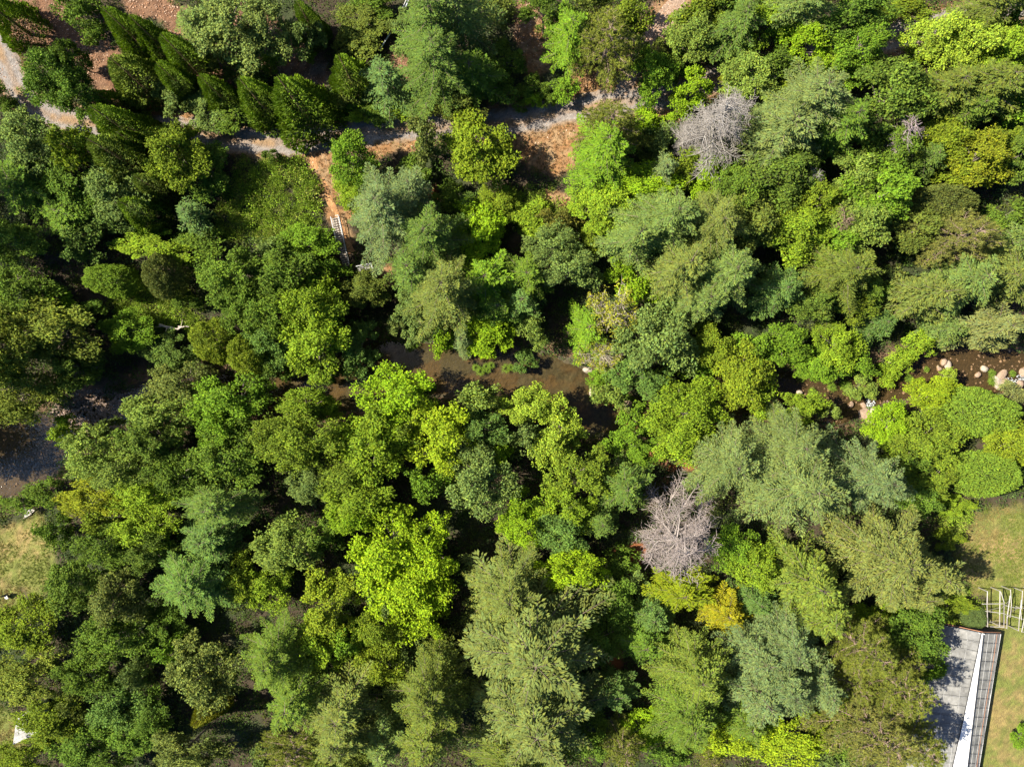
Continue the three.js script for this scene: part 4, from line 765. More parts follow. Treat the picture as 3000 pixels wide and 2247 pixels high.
['fir_tree',27.0,51.2,4.82,4.34,16,'f','olivegreen','lower olive green fir above the yellow bushes'],
['fir_tree',37.6,41.6,3.62,3.62,16,'f','bluegrey','blue fir above the yellow bushes right of the olive fir'],
['fir_tree',38.1,47.6,3.86,3.86,16,'f','bluegrey','lower blue fir above the yellow bushes'],
['shrub',21.0,56.3,3.12,2.50,7,'b','limebright','vivid bush by the black gap at the bottom'],
['pine_tree',17.3,56.8,2.64,2.40,14,'p','pine','slim olive pine at the bottom edge'],
['shrub',34.8,57.5,3.97,2.73,8,'b','goldbright','yellow bush at the bottom edge below the olive firs'],
['pine_tree',31.7,59.9,1.97,1.47,10,'p','pinetan','small tan pine crown at the bottom edge'],
['broadleaf_tree',38.8,28.7,2.93,3.17,11,'b','lime','light tree right of the big dead tree'],
['broadleaf_tree',35.8,26.3,2.47,2.96,9,'b','green2','green tree touching the right side of the dead tree'],
['fir_tree',39.4,35.0,2.74,2.24,9,'f','bluedeep','shaded conifer right of the golden conifer'],
['broadleaf_tree',4.9,58.9,3.66,1.71,11,'b','limedark','lime crown at the bottom edge beneath the great fir'],
['fir_tree',56.9,26.7,6.41,5.46,19,'f','tanolive','great tan olive fir beside the right lawn'],
['fir_tree',64.3,29.3,4.58,3.37,16,'f','tanolive','tan olive fir between the great one and the pergola'],
['fir_tree',62.5,32.9,3.91,2.69,13,'f','tanolive','low tan olive fir in front of the lime vine bush'],
['fir_tree',45.5,30.1,4.56,3.84,17,'f','olivelime2','olive lime fir left of the tan olive fir'],
['fir_tree',47.9,35.3,3.86,3.62,16,'f','olivelime2','lower olive lime fir above the blue firs'],
['fir_tree',41.9,39.7,4.56,4.08,17,'f','bluegrey','blue fir in the lower right wood'],
['fir_tree',41.2,45.9,4.32,4.08,17,'f','bluegrey','lowest left blue fir in the lower right wood'],
['fir_tree',47.6,47.1,3.15,3.15,15,'f','bluegrey','small blue fir right of the lowest blue fir'],
['shrub',59.0,38.3,3.52,2.14,6,'b','lime','lime bush behind the greenhouse end'],
['shrub',71.4,37.2,3.56,1.91,4,'b','limedark','vine covered lime bush by the greenhouse gable'],
['vine_heap',76.8,38.8,1.92,2.18,3,'o','vine','dark vine heap over the greenhouse gable and pergola corner'],
['broadleaf_tree',63.6,39.9,3.66,3.66,11,'b','deep','dark tree shading the greenhouse roof'],
['shrub',68.3,45.9,2.01,2.01,6,'b','green2','green bush against the greenhouse roof edge'],
['pine_tree',53.8,40.4,3.98,3.51,18,'p','pine','olive pine left of the greenhouse, top of three'],
['pine_tree',58.6,45.5,4.08,3.73,19,'p','pine','olive pine nearest the greenhouse roof, middle of three'],
['pine_tree',55.4,53.0,5.82,4.19,19,'p','pinetan','tan olive pine with grey twigs, lowest of three by the greenhouse'],
['pine_tree',61.7,54.8,3.54,3.30,17,'p','pine','pine crown at the bottom edge beside the greenhouse'],
['shrub',45.3,57.1,4.69,3.21,9,'b','goldbright','bright yellow bush in the bottom right wood'],
['shrub',53.1,53.3,1.62,2.25,7,'b','limebright','vivid bush right of the small blue fir'],
['shrub',50.8,60.2,2.48,1.74,8,'b','sage','pale bush at the bottom edge beside the yellow bush'],
['shrub',84.3,58.9,1.15,1.79,3,'b','green2','green bush at the frame edge on the right lawn'],
['shrub',72.5,25.7,2.30,1.53,3,'b','limedark','shaded brush at the lawn edge by the tan olive fir'],
['fir_tree',-90.7,-30.9,3.75,3.75,26,'f','deep','dark fir beyond the frame edge shading the top of the black hollow'],
['fir_tree',-91.2,-24.0,3.77,3.77,26,'f','deep','dark fir beyond the frame edge shading the bottom of the black hollow'],
['broadleaf_tree',-80.7,-4.8,4.66,4.19,20,'b','oliveGold','olive tree cut off by the frame edge above the left pool'],
['fir_tree',-98.6,7.2,3.55,3.55,25,'f','deep','dark fir beyond the frame edge shading the upper left pool'],
['fir_tree',-98.6,12.0,3.55,3.55,25,'f','deep','dark fir beyond the frame edge shading the lower left pool'],
['shrub',-65.8,61.1,3.50,2.00,7,'b','deep','shaded bush at the bottom edge right of the lime corner tree'],
['broadleaf_tree',-58.4,53.8,2.98,2.48,8,'b','deep','shaded tree between the pale clumped tree and the mustard cedar'],
['fir_tree',-30.4,60.9,2.98,1.74,10,'f','olivegreen','olive conifer at the bottom edge right of the olive pine'],
['broadleaf_tree',11.9,57.2,3.48,2.73,8,'b','deep','shaded tree in the black gap at the bottom right of the great fir'],
['shrub',26.2,60.1,3.00,2.00,7,'b','deep','shaded bush in the second black gap at the bottom edge'],
['fir_tree',16.0,49.3,3.24,2.99,9,'f','bluedeep','dark bluish conifer under the shadow side of the greatest fir'],
['broadleaf_tree',13.8,41.3,2.72,2.72,9,'b','deep','shaded tree at the shadow foot of the greatest fir'],
['fir_tree',36.9,53.0,3.44,2.95,12,'f','olivegreen','olive fir wedged between the lower blue fir and the yellow bushes'],
['broadleaf_tree',53.4,56.6,2.70,2.70,10,'b','green','green tree left of the lowest pine by the greenhouse'],
['pine_tree',53.5,47.2,2.90,2.90,13,'p','pine','slim pine between the small blue fir and the greenhouse pines'],
['broadleaf_tree',66.0,18.2,3.23,2.23,8,'b','deep','shaded tree under the right flank of the blue firs'],
];
TREES.forEach(([name, x, z, r, rz, h, sp, tint, label], i) => {
  const rr = (r + rz) / 2, list = KITS[sp === 'b' || sp === 's' ? (rr < 2.7 ? 'bS' : rr < 4.5 ? 'bM' : 'bL') : sp === 'f' ? (rr < 1.9 ? 'fS' : rr < 2.9 ? 'fM' : rr < 4.2 ? 'fL' : 'fX') : sp === 'd' ? (rr < 2.4 ? 'dS' : 'd') : sp], R = rng(i + 7), kit = list[Math.floor(R() * list.length)];
  const t = thing(name, label, CATEGORY[name]);
  t.position.set(x, ground(x, z), z);
  const round = Math.abs(r / rz - 1) < 0.22, q = Math.floor(R() * 4);
  t.rotation.y = round ? R() * 6.283 : q * Math.PI / 2;
  const a = round ? rr : q % 2 ? rz : r, b = round ? rr : q % 2 ? r : rz, spread = { b: 1.3, s: 1.25, w: 1.15, f: 1.68, c: 1.08, p: 1.4, o: 1.1, d: 1.7 }[sp];
  t.scale.set(a / kit.R * spread, h / kit.H, b / kit.R * spread);
  const dead = sp === 'd', shrub = name === 'shrub' || name === 'vine_heap';
  mesh(shrub ? 'stem' : 'trunk', kit.trunk, dead ? crownMatWood(tint) : barks[sp] || barks.b, t);
  mesh(dead ? 'twigs' : shrub ? 'foliage' : 'crown', kit.crown, crownMat(tint, sp), t).userData.kind = 'stuff';
});
function crownMatWood(tint) { const k = 'wood' + tint; if (!crownMats[k]) crownMats[k] = mat(TINT[tint][0] * 0.95, TINT[tint][1] * 0.95, TINT[tint][2] * 0.95); return crownMats[k]; }

// ---------- undergrowth, brambles, grass, litter (uncountable) ----------
function clumpGeo(seed, n, rad, hgt, leaf) { const R = rng(seed), L = new Leaves(); for (let i = 0; i < n; i++) { const d = rdir(R); d.y = Math.abs(d.y); const k = 0.5 + 0.55 * R(), s1 = leaf * (0.6 + 0.7 * R()); L.leaf(d.x * rad * k, d.y * hgt * k, d.z * rad * k, V(R() - 0.5, R() - 0.6, R() - 0.5).addScaledVector(d, 0.6), V(d.x * 0.5 + R() - 0.5, 0.8, d.z * 0.5 + R() - 0.5), s1, s1 * 0.65, leafTone(R, 1)); } return L.build(); }
function scatter(name, label, category, geo, m, spots, colour) {
  const o = new THREE.InstancedMesh(geo, m, spots.length), M = new THREE.Matrix4(), Q = new THREE.Quaternion(), E = new THREE.Euler(), c = new THREE.Color();
  spots.forEach(([x, y, z, s, sy, ry, tilt = 0], k) => { M.compose(V(x, y, z), Q.setFromEuler(E.set(tilt, ry, tilt * 0.7)), V(s, sy, s)); o.setMatrixAt(k, M); o.setColorAt(k, c.setRGB(...colour(k, x, z))); });
  o.name = numbered(name); o.castShadow = o.receiveShadow = true; scene.add(o);
  return tag(o, label, category, null, 'stuff');
}
const leafMat = new THREE.MeshPhysicalMaterial({ vertexColors: true, roughness: 1, transmission: 0.25, thickness: 0, specularIntensity: 0.3 });
const open = (x, z) => Math.max(zone('litter', x, z), zone('soil', x, z), zone('dry', x, z), zone('lawn', x, z), zone('red', x, z) * 0.8);
const GREENHOUSE = [[71.20,39.36], [81.37,39.92], [77.41,66.48], [64.98,66.48]];
const roof = (x, z) => x > 66 && z > 40 && x < 87;
{
  const R = rng(77), under = [], tangle = [], dry = [], lawn = [], litter = [], lawnR = rng(3);
  for (let x = -99; x < 99; x += 1.15) for (let z = -75; z < 75; z += 1.15) {
    const px = x + (R() - 0.5) * 1.1, pz = z + (R() - 0.5) * 1.1, m = bank(px, pz), s = 0.6 + 0.7 * R(), u = R();
    if (m < 0.2 || roof(px, pz)) continue;
    if (near(roadLine, px, pz) < 2.4 || near(trackLine, px, pz) < 1.9 || near(pathLine, px, pz) < 1.0) continue;
    const br = zone('bramble', px, pz), op = open(px, pz), y = ground(px, pz);
    if (br > 0.4 && op < 0.5) { for (let k = 0; k < 3; k++) tangle.push([px + (R() - 0.5), y - 0.05, pz + (R() - 0.5), s * (0.8 + 0.5 * R()), s * (0.8 + 1.1 * R()), u * 6 + k]); continue; }
    if (op > 0.35) { if (u < 0.06 && zone('lawn', px, pz) < 0.2) under.push([px, y, pz, s * 0.6, s * 0.5, u * 99]); continue; }
    if (u < 0.72) under.push([px, y - 0.1, pz, s, s * (0.8 + 0.7 * R()), u * 9]);
  }
  scatter('undergrowth', 'leafy green undergrowth covering the forest floor between the trees', 'undergrowth', clumpGeo(1, 70, 0.95, 0.95, 0.27), leafMat, under, (k) => { const a = hash(k, 5), v = 0.75 + 0.5 * hash(k, 9); return a < 0.25 ? [0.1 * v, 0.125 * v, 0.02 * v] : a < 0.45 ? [0.08 * v, 0.125 * v, 0.035 * v] : [0.065 * v, 0.115 * v, 0.015 * v]; });
  scatter('bramble_thicket', 'yellow green bramble thicket spreading below the gravel road', 'bramble', clumpGeo(2, 90, 0.95, 0.8, 0.2), leafMat, tangle, (k) => { const v = 0.75 + 0.5 * hash(k, 3), a = hash(k, 12); return a < 0.3 ? [0.26 * v, 0.3 * v, 0.05 * v] : [0.2 * v, 0.3 * v, 0.022 * v]; });
  for (let k = 0; k < 60000 && dry.length < 9000; k++) { const x = (R() * 2 - 1) * 95, z = -70 + R() * 75; const rd = near(roadLine, x, z); if (rd < 1.7 || near(trackLine, x, z) < 1.3 || near(pathLine, x, z) < 0.5 || bank(x, z) < 1) continue; if (zone('dry', x, z) > 0.4 || (rd < 3.4 && R() < 0.8)) dry.push([x, ground(x, z), z, 0.7 + 0.6 * R(), 0.6 + 0.7 * R(), R() * 6]); }
  const blades = (seed, n, len, wid, lean) => { const Q = rng(seed), L = new Leaves(); for (let k = 0; k < n; k++) { const a = Q() * 6.28, d = V(Math.cos(a) * lean * (0.4 + Q()), 1, Math.sin(a) * lean * (0.4 + Q())); L.blade((Q() - 0.5) * 0.16, 0, (Q() - 0.5) * 0.16, d, V(Q() - 0.5, 0.3, Q() - 0.5), len * (0.6 + 0.7 * Q()), wid, leafTone(Q, 1)); } return L.build(); };
  const strawMat = new THREE.MeshStandardMaterial({ vertexColors: true, roughness: 1 });
  scatter('dry_grass', 'dry straw coloured grass along the road and over the clearing', 'grass', blades(4, 16, 0.34, 0.035, 0.9), strawMat, dry, (k) => { const v = 0.7 + 0.6 * hash(k, 3); return hash(k, 4) < 0.12 ? [0.16 * v, 0.19 * v, 0.04 * v] : [0.33 * v, 0.2 * v, 0.085 * v]; });
  for (let k = 0; k < 90000 && lawn.length < 16000; k++) { const right = k % 4; const x = right ? 60 + R() * 36 : -92 + R() * 14, z = right ? 16 + R() * 58 : 18 + R() * 50; if (zone('lawn', x, z) > 0.35 && !roof(x, z)) lawn.push([x, ground(x, z), z, 0.6 + 0.7 * R(), 0.4 + 0.6 * R(), R() * 6]); }
  scatter('lawn_grass', 'short mown grass partly dried to tan on the two lawns', 'grass', blades(8, 14, 0.22, 0.04, 1.1), leafMat, lawn, (k, x, z) => { const v = 0.7 + 0.6 * hash(k, 3), d = ss(0.4, 0.62, fbm(x * 0.25 + 3, z * 0.25)); const c = mix3([0.16, 0.21, 0.03], [0.29, 0.23, 0.085], d * 0.85 + 0.15 * hash(k, 6)); return [c[0] * v, c[1] * v, c[2] * v]; });
  for (let k = 0; k < 150000 && litter.length < 15000; k++) { const x = (R() * 2 - 1) * 95, z = -70 + R() * 90; if (bank(x, z) < 0.6) continue; const w = Math.max(zone('litter', x, z), 0.4 * zone('soil', x, z), 0.6 * zone('red', x, z), near(roadLine, x, z) < 4 ? 0.22 : 0); if (R() < w) litter.push([x, ground(x, z) + 0.06, z, 0.6 + 0.8 * R(), 1, R() * 6, (R() - 0.5) * 0.9]); }
  const lf = new Leaves(); lf.leaf(-0.1, 0, 0, V(1, 0.15, 0), V(0, 1, 0), 0.2, 0.14, [1, 1, 1], 0.3);
  scatter('fallen_leaves', 'curled tan fallen leaves strewn over the bare slopes', 'fallen leaves', lf.build(), strawMat, litter, (k) => { const v = 0.6 + 0.8 * hash(k, 3), a = hash(k, 8); return a < 0.3 ? [0.52 * v, 0.37 * v, 0.27 * v] : [0.32 * v, 0.17 * v, 0.095 * v]; });
  // cobbles of the gravel bar and pebbles along the shallows
  const cob = [];
  const stone = new THREE.IcosahedronGeometry(0.2, 1); { const a = stone.attributes.position; for (let k = 0; k < a.count; k++) { const f = 0.75 + 0.5 * hash(Math.round(a.getX(k) * 90), Math.round(a.getZ(k) * 90 + a.getY(k) * 37)); a.setXYZ(k, a.getX(k) * f, a.getY(k) * f * 0.6, a.getZ(k) * f * 0.85); } stone.computeVertexNormals(); }
  for (let k = 0; k < 2600; k++) { const x = -81 + R() * 14, z = 1 + R() * 10; if (Math.hypot((x + 72) / 6.5, (z - 4.5) / 4.2) > 0.8 + 0.4 * R()) continue; const y = Math.max(ground(x, z), -0.25); cob.push([x, y, z, 0.5 + 1.3 * R() * R(), 0.5 + R(), R() * 6]); }
  for (let k = 0; k < 700; k++) { const x = R() < 0.75 ? 46 + R() * 46 : -92 + R() * 20, [zc, hw] = river(x), z = zc + (R() * 2 - 1) * hw; cob.push([x, ground(x, z) - 0.02 + 0.1 * R(), z, 0.4 + 1.1 * R() * R(), 0.5 + 0.6 * R(), R() * 6]); }
  scatter('cobbles', 'pale cobbles of the gravel bar and the creek shallows', 'cobbles', stone, strawlike(0.85), cob, (k) => { const v = 0.55 + 0.8 * hash(k, 2), a = hash(k, 7); return a < 0.4 ? [0.26 * v, 0.19 * v, 0.155 * v] : [0.19 * v, 0.135 * v, 0.1 * v]; });
}
function strawlike(r) { return new THREE.MeshStandardMaterial({ color: 0xffffff, roughness: r }); }

// ---------- creek rocks and sedge ----------
const ROCKS = [[13.02,-2.32,0.9,0.6],[13.72,0.68,0.8,0.5],[13.84,1.68,0.6,0.9],[19.44,3.80,1,1.4],[17.97,6.63,0.45,0.4],[60.52,5.19,1.1,1],[61.84,4.83,0.9,0.8],[60.49,3.74,0.7,0.5],[58.79,1.27,0.7,0.6],[61.34,6.22,0.9,0.9],[58.32,3.62,0.6,0.5],[74.40,-3.62,0.7,0.7],[75.05,-3.03,1,0.6],[73.51,-2.50,0.5,0.4],[73.40,-2.86,0.4,0.3],[80.23,-1.50,0.6,0.5],[83.53,-0.38,1.2,0.8],[84.82,-0.09,0.9,0.9],[83.64,0.44,0.8,0.6],[84.23,-1.33,1.4,0.7],[85.71,0.38,0.7,0.6],[87.47,0.09,0.9,0.7],[81.29,-2.56,0.7,0.6],[66.57,5.40,0.6,0.5],[49.48,1.56,0.6,0.5],[88.06,-1.97,0.9,0.8],[15.18,-6.63,0.8,0.6],[36.81,-2.25,0.8,0.6]], TUFTS = [[-6.19,-2.68,0.8],[-5.42,-2.09,0.9],[-4.42,-2.92,0.7],[-3.53,-3.15,0.7],[-1.06,-2.56,0.9],[-0.24,-2.80,0.7],[-4.12,-2.27,0.6],[71.22,-2.39,0.6],[68.04,-0.91,0.9],[54.90,0.62,1],[51.54,1.38,0.8],[57.06,0.26,1.2],[82.47,-0.32,1],[82.41,-1.74,0.8],[73.69,-0.62,0.9],[66.62,4.00,0.8],[49.66,-1.09,0.9],[62.70,4.25,0.6],[61.27,4.38,0.5],[20.62,3.03,1],[19.91,2.44,0.8],[14.26,2.44,0.8],[-17.65,-6.09,0.8],[-16.73,-6.66,0.8],[13.84,0.09,0.9],[86.00,-1.68,0.7]];
const rockLabels = ['pale boulder at the pool end under the sparse yellow tree', 'pale boulder in the middle of three at the pool end', 'upright pale boulder, lowest of three at the pool end', 'large pinkish boulder on the bank beside the pool end', 'small white stone lying in the shallows below the boulders', 'larger of two sunlit boulders in the creek rapids', 'right of the two sunlit boulders in the creek rapids', 'flat stone just upstream of the two sunlit boulders', 'stone beside the pale bush standing in the creek', 'boulder below the two sunlit boulders at the bank', 'brown half sunk stone left of the sunlit boulders', 'pale stone at the shade edge by the upper creek bend', 'dark wet stone at the shade edge with white crust', 'small pinkish stone alone in mid creek', 'smaller pinkish stone beside another in mid creek', 'brown stone under the shaded bank of the creek', 'flat pink slab beside the round sedge tuft', 'pink slab right of the flat one by the rapids', 'rounded tan stone below the pink slabs', 'long brown slab above the pink slabs', 'stone next to the white water of the rapids', 'grey stone at the frame edge in the rapids', 'shaded stone under the tan grey tree', 'pale stone on the bank by the bright tree', 'stone in the narrow creek gap', 'shaded boulder at the frame edge', 'dark boulder hidden in the inlet shade', 'brown boulder in the gap of the middle wood'];
function rockGeo(seed, sx, sz) {
  const g = new THREE.IcosahedronGeometry(1, 3), a = g.attributes.position, R = rng(seed), cuts = many(7, () => [rdir(R), 0.62 + 0.3 * R()]);
  for (let k = 0; k < a.count; k++) { const v = V(a.getX(k), a.getY(k), a.getZ(k)); for (const [n, d] of cuts) { const e = v.dot(n) - d; if (e > 0) v.addScaledVector(n, -e * 0.9); } v.multiplyScalar(0.94 + 0.12 * noise(v.x * 4 + seed, v.z * 4 + v.y * 3)); a.setXYZ(k, v.x * sx, v.y * Math.min(sx, sz) * 0.75, v.z * sz); }
  g.computeVertexNormals(); return g;
}
const rockMats = [mat(0.36, 0.31, 0.26, 0.9, { map: grain }), mat(0.3, 0.22, 0.165, 0.9, { map: grain }), mat(0.16, 0.115, 0.085, 0.8, { map: grain })];
ROCKS.forEach(([x, z, sx, sz], k) => { const brown = /brown/.test(rockLabels[k]), o = mesh('creek_boulder', rockGeo(40 + k, sx, sz), rockMats[brown ? 1 : k % 2]); o.position.set(x, Math.max(ground(x, z), -0.45) + Math.min(sx, sz) * 0.28, z); o.rotation.y = k * 1.7; tag(o, rockLabels[k], 'rock', 'boulders along the creek'); });
const tuftGeo = many(3, (k) => { const Q = rng(60 + k), L = new Leaves(); for (let i = 0; i < 230; i++) { const a = Q() * 6.283, l = 0.2 + 0.9 * Q(), d0 = V(Math.cos(a) * l, 1.1, Math.sin(a) * l).normalize(), x0 = Math.cos(a) * 0.1 * Q(), z0 = Math.sin(a) * 0.1 * Q(), ln = 0.6 + 0.5 * Q(), c = leafTone(Q, 1), x1 = x0 + d0.x * ln * 0.6, y1 = d0.y * ln * 0.6, z1 = z0 + d0.z * ln * 0.6; L.leaf(x0, 0, z0, d0, V(-d0.z, 0.4, d0.x), ln * 0.66, 0.03, c, 0.3); L.leaf(x1, y1, z1, V(Math.cos(a), 0.05 - 0.4 * Q(), Math.sin(a)), V(0, 1, 0), ln * 0.45, 0.028, c, 0.3); } return L.build(); });
const sedgeMat = new THREE.MeshPhysicalMaterial({ vertexColors: true, roughness: 1, transmission: 0.3, thickness: 0, specularIntensity: 0.3 }); sedgeMat.color.setRGB(0.17, 0.27, 0.025);
const tuftLabels = ['sedge tuft at the far left of the pool edge row', 'sedge tuft second from the left in the pool edge row', 'sedge tuft in the middle of the pool edge row under the vivid tree', 'sedge tuft fourth in the pool edge row under the vivid tree', 'lone large sedge tuft right of the pool edge row', 'sedge tuft beside the pale bush at the inlet mouth', 'low sedge tuft in front of the pool edge row', 'small sedge tuft standing alone in mid creek', 'sedge tuft at the waterline below the bright creek bush', 'round sedge tuft left of the pale bush in the creek', 'sedge tuft on the near bank at the narrow creek gap', 'wide sedge tuft between the green bush and the pale bush', 'round sedge tuft beside the flat pink slab', 'small sedge tuft just above the round one by the pink slab', 'bluish sedge tuft behind the bright yellow tree', 'sedge tuft on the bank left of the bright yellow tree', 'shaded sedge tuft above the narrow creek gap', 'small sedge tuft beside the sunlit boulders', 'tiny sedge tuft on top of the sunlit boulder pair', 'sedge tuft on the large pinkish boulder bank', 'sedge tuft left of the large pinkish boulder', 'sedge tuft against the lowest pale boulder', 'shaded sedge tuft at the pool edge under the vivid hanging tree', 'second shaded sedge tuft under the vivid hanging tree', 'sedge tuft between the pale boulders', 'shaded sedge tuft near the frame edge in the creek'];
TUFTS.forEach(([x, z, s], k) => { const t = thing('sedge_tuft', tuftLabels[k], 'sedge', 'sedge tufts in the creek'); t.position.set(x, Math.max(ground(x, z), -0.3), z); t.scale.set(s * 1.25, s * 1.1, s * 1.25); t.rotation.y = k * 2.1; mesh('blades', tuftGeo[k % 3], sedgeMat, t).userData.kind = 'stuff'; });
// white water at the rapids
const foamMat = mat(0.36, 0.38, 0.39, 0.5);
const foams = [[61.52,3.91], [61.72,3.21], [86.18,-0.21], [85.53,-0.44], [87.47,-0.91]];
foams.forEach((p, k) => { const R = rng(k + 900), gs = []; for (let i = 0; i < 34; i++) { const g = new THREE.IcosahedronGeometry(0.04 + 0.08 * R(), 1); g.scale(1.5, 0.3, 0.8); g.rotateY(R() * 6); g.translate((R() + R() - 1) * 1.0, -0.17 + 0.06 * R(), (R() + R() - 1) * 0.7); gs.push(g); } const o = mesh('foam', mergeGeometries(gs), foamMat); o.position.set(p[0], 0, p[1]); tag(o, 'white water foam in the creek rapids', 'foam', 'foam of the creek rapids', 'stuff'); });

// ---------- built things ----------
const barG = (a, b, r, sides = 8) => { const g = new THREE.CylinderGeometry(r, r, a.distanceTo(b), sides); g.applyQuaternion(new THREE.Quaternion().setFromUnitVectors(V(0, 1, 0), b.clone().sub(a).normalize())); g.translate((a.x + b.x) / 2, (a.y + b.y) / 2, (a.z + b.z) / 2); return g; };
function slabG(a, b, c, d, th) { // four corners counter-clockwise seen from above, thickness downwards
  const n = b.clone().sub(a).cross(d.clone().sub(a)).normalize(); if (n.y < 0) n.negate();
  const q = [a, b, c, d], p = [...q, ...q.map((v) => v.clone().addScaledVector(n, -th))], g = new THREE.BufferGeometry(), f = [[0, 1, 2, 3], [7, 6, 5, 4], [0, 4, 5, 1], [1, 5, 6, 2], [2, 6, 7, 3], [3, 7, 4, 0]], v = [];
  for (const [i, j, k, l] of f) for (const m of [i, j, k, i, k, l]) v.push(p[m].x, p[m].y, p[m].z);
  const uv = []; for (let k = 0; k < v.length; k += 3) uv.push(v[k] + v[k + 1] * 0.3, v[k + 2]);
  g.setAttribute('position', new THREE.Float32BufferAttribute(v, 3)); g.setAttribute('uv', new THREE.Float32BufferAttribute(uv, 2)); g.computeVertexNormals(); return g;
}
const dirtR = rng(88), dirt = tile(512, (i, j) => { const a = 0.5 * wrapNoise(i, j, 64, 8) + 0.3 * wrapNoise(i, j, 20, 26) + 0.2 * wrapNoise(i, j * 0.25, 4, 128), spot = dirtR() > 0.9965 ? 0.45 : 1, k = 255 * Math.min(1, 0.62 + 0.5 * a) * spot; return [k, k * 0.985, k * 0.95]; });
dirt.colorSpace = THREE.SRGBColorSpace; dirt.repeat.set(1 / 7, 1 / 7);
const bil = (a, b, c, d, u, v) => a.clone().lerp(b, u).lerp(d.clone().lerp(c, u), v); // u: a->b, v: a->d
{ // greenhouse
  const G = ground(78, 55), P = (p, y) => V(p[0], y, p[1]);
  const nw = P([70.79,39.84], G + 2.4), nr = P([76.31,40.48], G + 4.6), ne = P([80.75,41.36], G + 2.4), se = P([75.74,71.88], G + 2.4), sr = P([72.66,70.54], G + 4.6), sw = P([65.04,71.88], G + 2.4);
  const t = thing('greenhouse', 'long greenhouse with grey panel roof and a white strip along its ridge', 'greenhouse');
  const film = mat(0.22, 0.225, 0.235, 0.55, { map: dirt }), film2 = mat(0.19, 0.195, 0.205, 0.55, { map: dirt }), filmR = mat(0.34, 0.34, 0.33, 0.6, { map: dirt }), white = mat(0.6, 0.61, 0.62, 0.6), batten = mat(0.4, 0.4, 0.4, 0.6), dark = mat(0.035, 0.035, 0.04, 0.8), rust = mat(0.42, 0.2, 0.11, 0.8);
  const R = rng(31), rows = 20, warp = (q) => { q.y += (noise(q.x * 1.1, q.z * 1.1) - 0.5) * 0.14; return q; };
  const face = (a, b, c, d, cols, m1, m2) => {
    for (let v = 0; v < rows; v++) for (let u = 0; u < cols; u++) { const e = 0.004, u0 = u / cols + e, u1 = (u + 1) / cols - e, v0 = v / rows + 0.003, v1 = (v + 1) / rows - 0.003, o = mesh('roof_panel', slabG(warp(bil(a, b, c, d, u0, v0)), warp(bil(a, b, c, d, u1, v0)), warp(bil(a, b, c, d, u1, v1)), warp(bil(a, b, c, d, u0, v1)), 0.03), R() < 0.5 ? m1 : m2, t); }
    for (let v = 0; v <= rows; v++) mesh('batten', barG(warp(bil(a, b, c, d, 0.001, v / rows)).add(V(0, 0.02, 0)), warp(bil(a, b, c, d, 0.999, v / rows)).add(V(0, 0.05, 0)), 0.03, 6), batten, t);
    for (let u = 1; u < cols; u++) mesh('batten', barG(bil(a, b, c, d, u / cols, 0).add(V(0, 0.03, 0)), bil(a, b, c, d, u / cols, 1).add(V(0, 0.03, 0)), 0.022, 6), batten, t);
  };
  face(nw, nr, sr, sw, 3, film, film2);
  face(nr, ne, se, sr, 3, filmR, filmR);
  // white strip along the ridge, widening southwards, its edge shadows put in as dark tubes
  const up = V(0, 0.16, 0), on = (u, v) => bil(nw, nr, sr, sw, u, v).add(up), N = 14;
  const inner = (v) => lerp(0.955, 0.63, v);
  const cloth = [], segs = 5; { const p = [], idx = []; for (let i = 0; i <= N * 2; i++) for (let j = 0; j <= segs; j++) { const v = i / (N * 2), u = lerp(inner(v), 1.0, j / segs), q = on(u, v); q.y += 0.05 * (noise(v * 40, j * 0.9) - 0.5) * (j > 0 && j < segs ? 1 : 0.3); p.push(q.x, q.y, q.z); if (i && j) { const A = (i - 1) * (segs + 1) + j - 1, B = A + segs + 1; idx.push(A, B, A + 1, B, B + 1, A + 1); } } const g = new THREE.BufferGeometry(); g.setAttribute('position', new THREE.Float32BufferAttribute(p, 3)); g.setIndex(idx); g.computeVertexNormals(); mesh('ridge_sheet', g, white, t); }
  const cord = (f, r, m, name) => { const pts = []; for (let i = 0; i <= 40; i++) pts.push(f(i / 40)); mesh(name, new THREE.TubeGeometry(new THREE.CatmullRomCurve3(pts), 80, r, 5), m, t); };
  cord((v) => on(inner(v) - 0.004 + 0.006 * (noise(v * 30, 2) - 0.5), v), 0.085, dark, 'edge_shade');
  cord((v) => on(1.0, v).add(V(0.03, 0.02, 0)), 0.07, dark, 'ridge_shade');
  cord((v) => on(lerp(0.985, 0.86, v), v).add(V(0, 0.05, 0)), 0.02 , dark, 'seam_cord');
  cord((v) => bil(nr, ne, se, sr, 0.78 + 0.02 * Math.sin(v * 9), v).add(V(0, 0.06, 0)), 0.025, rust, 'rust_cable');
  cord((v) => bil(nr, ne, se, sr, 1, v).add(V(0.03, -0.05, 0)), 0.06, batten, 'gutter');
  // walls
  const base = (q) => V(q.x, G - 0.3, q.z), wallM = mat(0.22, 0.21, 0.2, 0.8), slabWall = (name, a, b, m) => { const s = new THREE.BufferGeometry(), n = b.clone().sub(a).cross(V(0, 1, 0)).normalize().multiplyScalar(0.06), c = [a, b, base(b), base(a)].map((q, i) => q.clone().add(V(0, i < 2 ? -0.12 : 0, 0))), all = [...c.map((q) => q.clone().add(n)), ...c.map((q) => q.clone().sub(n))], f = [[0, 1, 2, 3], [7, 6, 5, 4], [0, 4, 5, 1], [2, 6, 7, 3], [1, 5, 6, 2], [3, 7, 4, 0]], v = []; for (const [i, j, k, l] of f) for (const q of [i, j, k, i, k, l]) v.push(all[q].x, all[q].y, all[q].z); s.setAttribute('position', new THREE.Float32BufferAttribute(v, 3)); s.computeVertexNormals(); mesh(name, s, m, t); };
